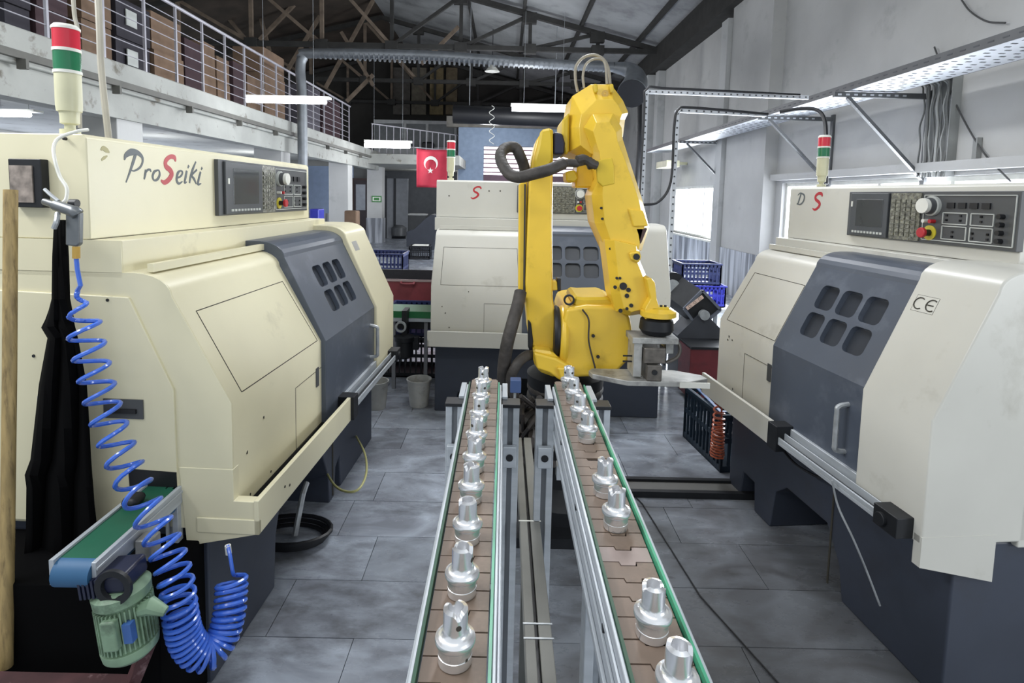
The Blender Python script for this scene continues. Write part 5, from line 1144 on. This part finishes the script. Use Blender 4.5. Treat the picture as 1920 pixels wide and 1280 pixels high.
for pxl in (737, 797): q = atY(pxl, 700, 4.62); G().box((q.x - .012, 4.62, 0), (q.x + .018, 4.65, b.z - .03)).build('leg', mat('leg_grey', '#82848a', .5), gcv)
gmd = thing('dark_motor', 'black electric motor hanging under the narrow green conveyor', 'motor', (0, 0, 0))
q = atY(758, 650, 4.5); G().lathe([(.05, -.09), (.075, -.07), (.075, .05), (.085, .055), (.085, .09), (.04, .1)], Matrix.Translation(q), 24).build('body', blackm, gmd)
q2 = atY(752, 612, 4.46); G().lathe([(.03, 0), (.045, 0), (.045, .02), (.03, .02)], Matrix.Translation(q2) @ Matrix.Rotation(math.pi / 2, 4, 'X'), 20, ring=True).build('pulley', steel, gmd); G().box((q.x - .02, 4.49, q.z + .09), (q.x + .02, 4.64, q.z + .30)).build('mounting_arm', blackm, gmd); G().box((q.x + .06, 4.48, q.z - .02), (q.x + .12, 4.54, q.z + .09)).build('terminal_box', blackm, gmd, bevel=.006)
def crate(name, label, c, sx, sy, h, m, rz=0, group=None, holes=True):
    """open plastic crate with slotted walls"""
    t = thing(name, label, 'crate', c, rz, group)
    G().box((-sx / 2, -sy / 2, 0), (sx / 2, sy / 2, .012)).build('bottom', m, t)
    w = G()
    def wall(p, q):
        p, q = Vector(p), Vector(q); d = q - p; L = d.length; nb = max(4, int(L / .045)); u = d / L
        w.bar((p.x, p.y, .02), (q.x, q.y, .02), .012, .04); w.bar((p.x, p.y, h * .55), (q.x, q.y, h * .55), .008, .03); w.bar((p.x, p.y, h - .02), (q.x, q.y, h - .02), .014, .04)
        for k in range(nb + 1): c0 = p + u * (L * k / nb); w.bar((c0.x, c0.y, .01), (c0.x, c0.y, h - .01), .014)
    X, Y = sx / 2 - .006, sy / 2 - .006
    wall((-X, -Y, 0), (X, -Y, 0)); wall((-X, Y, 0), (X, Y, 0)); wall((-X, -Y, 0), (-X, Y, 0)); wall((X, -Y, 0), (X, Y, 0))
    w.build('slotted_wall', m, t)
    g = G()
    for s_ in (-1, 1): g.box((-sx / 2 - .01, s_ * sy / 2 - .012, h - .012), (sx / 2 + .01, s_ * sy / 2 + .012, h + .006)).box((s_ * sx / 2 - .012, -sy / 2, h - .012), (s_ * sx / 2 + .012, sy / 2, h + .006))
    g.build('rim', m, t, bevel=.003); return t
cb1 = mat('crate_navy', '#27305a', .4, var=.08); cb2 = mat('crate_black', '#1a1c22', .45); cb3 = mat('crate_blue', '#2a2f9a', .4); cb4 = mat('crate_steelblue', '#34507c', .4)
p = atY(768, 752, 4.9); crate('crate', 'black slotted crate under the narrow green conveyor, lower of two', (p.x, 5.1, 0), .5, .35, .36, cb2)
crate('crate', 'navy slotted crate stacked on the black one behind the white bucket', (p.x + .05, 5.1, .37), .5, .35, .26, cb1)
crate('crate', 'navy crate standing behind the red container, lower of two', (-1.56, 7.4, .0), .5, .45, .43, cb1)
crate('crate', 'navy crate showing above the red container, upper of two', (-1.55, 7.4, .44), .5, .45, .43, cb1)
p = atZ(785, 487, 0); crate('crate', 'small dark crate alone on the far floor beside the rear lathe', (p.x, p.y + .3, 0), .52, .42, .34, cb2)
o = G().box((p.x - .2, p.y + .12, .3), (p.x + .2, p.y + .48, .36)).build('plastic_bag', whitep, bevel=.03); tag(o, 'white plastic bag lying in the small dark crate', 'bag')
# white bucket
bk = thing('bucket', 'dirty white plastic bucket on the floor by the rear lathe', 'bucket', (0, 0, 0)); q = atZ(783, 765, 0)
bm_ = mat('bucket_white', '#a9aaa8', .5, var=.08, scale=8, dirt='#6d6a64', dscale=9, dlo=.55, dhi=.75)
G().lathe([(.0, .005), (.072, 0), (.092, .20), (.098, .202), (.098, .212), (.090, .212), (.086, .2), (.068, .012), (.0, .011)], Matrix.Translation((q.x, q.y + .07, 0)), 32).build('shell', bm_, bk)
G().lathe([(.0, .11), (.079, .11)], Matrix.Translation((q.x, q.y + .07, 0)), 24).build('murky_contents', mat('murk', '#5b5347', .6), bk)
bk2 = thing('bucket', 'white bucket half hidden under the slide of the left lathe', 'bucket', (0, 0, 0)); q = atZ(702, 770, 0)
G().lathe([(.0, .005), (.07, 0), (.09, .20), (.095, .212), (.086, .212), (.068, .012), (.0, .011)], Matrix.Translation((q.x, q.y + .07, 0)), 28).build('shell', bm_, bk2)
# dark chip conveyor far back
cc = thing('chip_conveyor', 'dark slanting chip conveyor standing on the far floor', 'conveyor', (0, 0, 0))
p = [atY(x, y, 16.5) for x, y in ((762, 462), (782, 462), (795, 470), (812, 470), (822, 405), (808, 402), (797, 410), (776, 430), (762, 434))]
G().loft([Vector((v.x, 16.5, v.z)) for v in p], [Vector((v.x, 17.4, v.z)) for v in p]).build('body', mat('conveyor_slate', '#2b2f38', .6), cc, bevel=.02)
o = thing('floor_hoover', 'small dark machine on wheels on the floor by the far cupboard', 'machine', (0, 0, 0)); p = atZ(748, 447, 0)
G().lathe([(.2, .08), (.28, .12), (.28, .4), (.12, .5)], Matrix.Translation((p.x, p.y, 0)), 20).build('body', panelg, o); G().cyl((p.x - .25, p.y, .08), .08, .5, 'x', 14).build('wheels', blackp, o)
o = thing('wrapped_carton', 'brown carton wrapped in clear film standing by the far white column', 'box', (0, 0, 0)); p = atY(645, 412, 12); q = atY(664, 395, 12)
G().box((p.x, 12, 0), (q.x + .05, 12.3, q.z)).build('carton', cartM['b'], o, bevel=.03)
o = thing('blue_bin', 'blue plastic bin beyond the left lathe near the pale blue wall', 'bin', (0, 0, 0)); p = atY(580, 412, 9); q = atY(597, 392, 9)
G().box((p.x, 9, 0), (q.x, 9.3, q.z)).build('body', cb3, o, bevel=.02)

# ================================================================== RIGHT OF THE REAR LATHE
gr = thing('bench_grinder', 'dark square framed chip machine tilted on edge beyond the right lathe', 'machine', (0, 0, 0))
YG = 4.7
fr_ = [(1282, 578), (1316, 544), (1350, 580), (1308, 614)]
P4 = [atY(x, y, YG) for x, y in fr_]; P5 = [Vector((v.x, YG, v.z)) for v in P4]
back = [v + Vector((-.16, .30, .12)) for v in P5]
G().loft([v + (sum(P5, Vector()) / 4 - v) * .0 for v in P5], back).build('housing', blackm, gr)
ringm = mat('frame_greyblue', '#5f6470', .4)
g = G()
for i in range(4): g.bar(P5[i] + Vector((0, -.01, 0)), P5[(i + 1) % 4] + Vector((0, -.01, 0)), .022)
g.build('front_frame', ringm, gr)
G().cyl(atY(1318, 589, YG - .02), .042, -.05, 'y', 20).build('hub', steel, gr)
m0 = atY(1285, 577, YG - .02); m1 = atY(1317, 553, YG - .02); d = (m1 - m0).normalized(); nn = Vector((d.z, 0, -d.x))
Mx = basis((m0 + m1) / 2 + nn * .012, d, -nn); G().box((-.085, -.016, 0), (.085, .016, .002), Mx).build('sticker_strip', mat('sticker_pink', '#e3c7b8', .5), gr, label='pale strip of three round warning signs')
for k in (-1, 0, 1): G().lathe([(.010, .0), (.0125, .0), (.0125, .003), (.010, .003)], Mx @ Matrix.Translation((.052 * k, 0, 0)), 16, ring=True).build('round_sign', seam, gr)
gw = G().cyl(atY(1263, 532, 4.9), .10, .06, 'y', 28).build('wheel', blackm, gr); G().cyl(atY(1262, 537, 4.88), .06, .02, 'y', 24).build('wheel_disc', steel, gr)
G().bar(atY(1285, 600, 4.8), atY(1345, 660, 4.8), .25, .3).build('chute', mat('chute_slate', '#3d4048', .6), gr)
G().box((atY(1280, 640, 4.8).x, 4.75, 0), (atY(1345, 640, 4.8).x, 5.2, .42)).build('stand', blackm, gr)
redb = thing('red_container', 'dark red steel container under the tilted chip machine, right side', 'container', (0, 0, 0))
a = atY(1295, 652, 4.4); b = atY(1365, 652, 4.4); G().box((a.x, 4.4, .05), (b.x + .1, 4.7, a.z)).build('body', maroon, redb, bevel=.005); G().box((a.x, 4.39, a.z - .01), (b.x + .1, 4.72, a.z + .01)).build('rim', blackm, redb)
p = atY(1312, 552, 7.0); crate('crate', 'bright blue crate against the marble strips, lower of two', (p.x, 7.0, p.z - .12), .5, .4, .26, cb3)
crate('crate', 'dull navy crate on top of the bright blue one', (p.x - .06, 7.0, p.z + .15), .48, .4, .26, cb1)
tb = thing('side_table', 'grey steel table under the two stacked blue crates', 'table', (0, 0, 0)); G().box((p.x - .35, 6.7, p.z - .17), (p.x + .35, 7.3, p.z - .125)).build('top', plasterg, tb)
for sx in (-.33, .29):
    for sy in (6.72, 7.24): G().box((p.x + sx, sy, 0), (p.x + sx + .04, sy + .04, p.z - .17)).build('leg', strut, tb)
q = atZ(1325, 848, 0); crate('crate', 'tall dark crate with blue inner rim by the orange hose', (q.x + .10, 3.55, 0), .30, .52, .36, cb4 if False else mat('crate_teal_black', '#1d2b38', .45), rz=.12)
o = G().box((q.x + .0, 3.35, .36), (q.x + .02, 3.8, .372)); 
tag(G().box((q.x - .03, 3.32, .368), (q.x - .01, 3.8, .374)).box((q.x + .22, 3.32, .368), (q.x + .24, 3.8, .374)).box((q.x - .03, 3.30, .368), (q.x + .24, 3.32, .374)).build('crate_liner', cb4), 'blue plastic liner edge lying round the top of the tall dark crate', 'liner')
crate('crate', 'black slotted crate full of shiny swarf behind the orange hose', (q.x + .42, 3.75, 0), .34, .4, .34, cb2)
g = G()
for k in range(160): c = Vector((q.x + .42 + R.uniform(-.15, .15), 3.75 + R.uniform(-.18, .18), .30 + R.uniform(0, .05))); g.bar(c, c + Vector((R.uniform(-.03, .03), R.uniform(-.03, .03), R.uniform(-.02, .02))), .006)
tag(g.build('metal_swarf', chrome, smooth=False), 'bright metal swarf heaped in the black slotted crate', 'swarf', kind='stuff')
# orange spiral hose
hx = thing('orange_spiral_hose', 'rusty orange spiral hose hanging at the far end of the right lathe tray', 'hose', (0, 0, 0)); YH = 3.12
ax = atY(1350, 745, YH); bx_ = atY(1344, 855, YH); pts = []
for k in range(150):
    u = k / 149; c = ax.lerp(bx_, u); a = u * 2 * math.pi * (5 + 9 * u); rr_ = .026 + .012 * u; pts.append(c + Vector((rr_ * math.cos(a), rr_ * math.sin(a), 0)))
G().tube(pts, .006, 6).build('coil', mat('hose_orange', '#a8563a', .35), hx); G().tube([atY(1353, 742, YH), atY(1353, 800, YH)], .005, 6).build('straight_run', mat('hose_orange', '#a8563a', .35), hx)
# floor channel crossing to the right
fc = thing('floor_channel', 'low dark steel channel crossing the floor to the right lathe', 'channel', (0, 0, 0))
a = atZ(1168, 918, .0)
G().box((.30, a.y - .08, 0), (1.45, a.y - .05, .035)).box((.30, a.y + .06, 0), (1.45, a.y + .09, .035)).build('side_bar', blackm, fc); G().box((.30, a.y - .05, 0), (1.45, a.y + .06, .02)).build('cover', mat('channel_cover', '#5a5a58', .6), fc)
# loose cables on the right
tag(G().tube(curve_px([(1560, 900, 2.0), (1572, 950, 1.98), (1600, 1010, 1.92), (1625, 1070, 1.9), (1650, 1135, 1.88)], 6), .004, 6).build('thin_cable', steel), 'pair of thin grey wires hanging from the slide motor of the right lathe', 'cable')
tag(G().tube(curve_px([(1440, 785, 2.55), (1460, 830, 2.5), (1490, 868, 2.42), (1530, 892, 2.3), (1560, 900, 2.2)], 6), .006, 6).build('slack_cable', blackp), 'slack black cable below the slide of the right lathe', 'cable')
tag(G().tube([(.42, 3.9, .006), (.62, 3.4, .006), (.78, 2.9, .006), (.85, 2.2, .006), (1.0, 1.7, .006)], .003, 6).build('floor_wire', blackp), 'thin dark wire lying across the marble floor, right of the conveyors', 'wire')
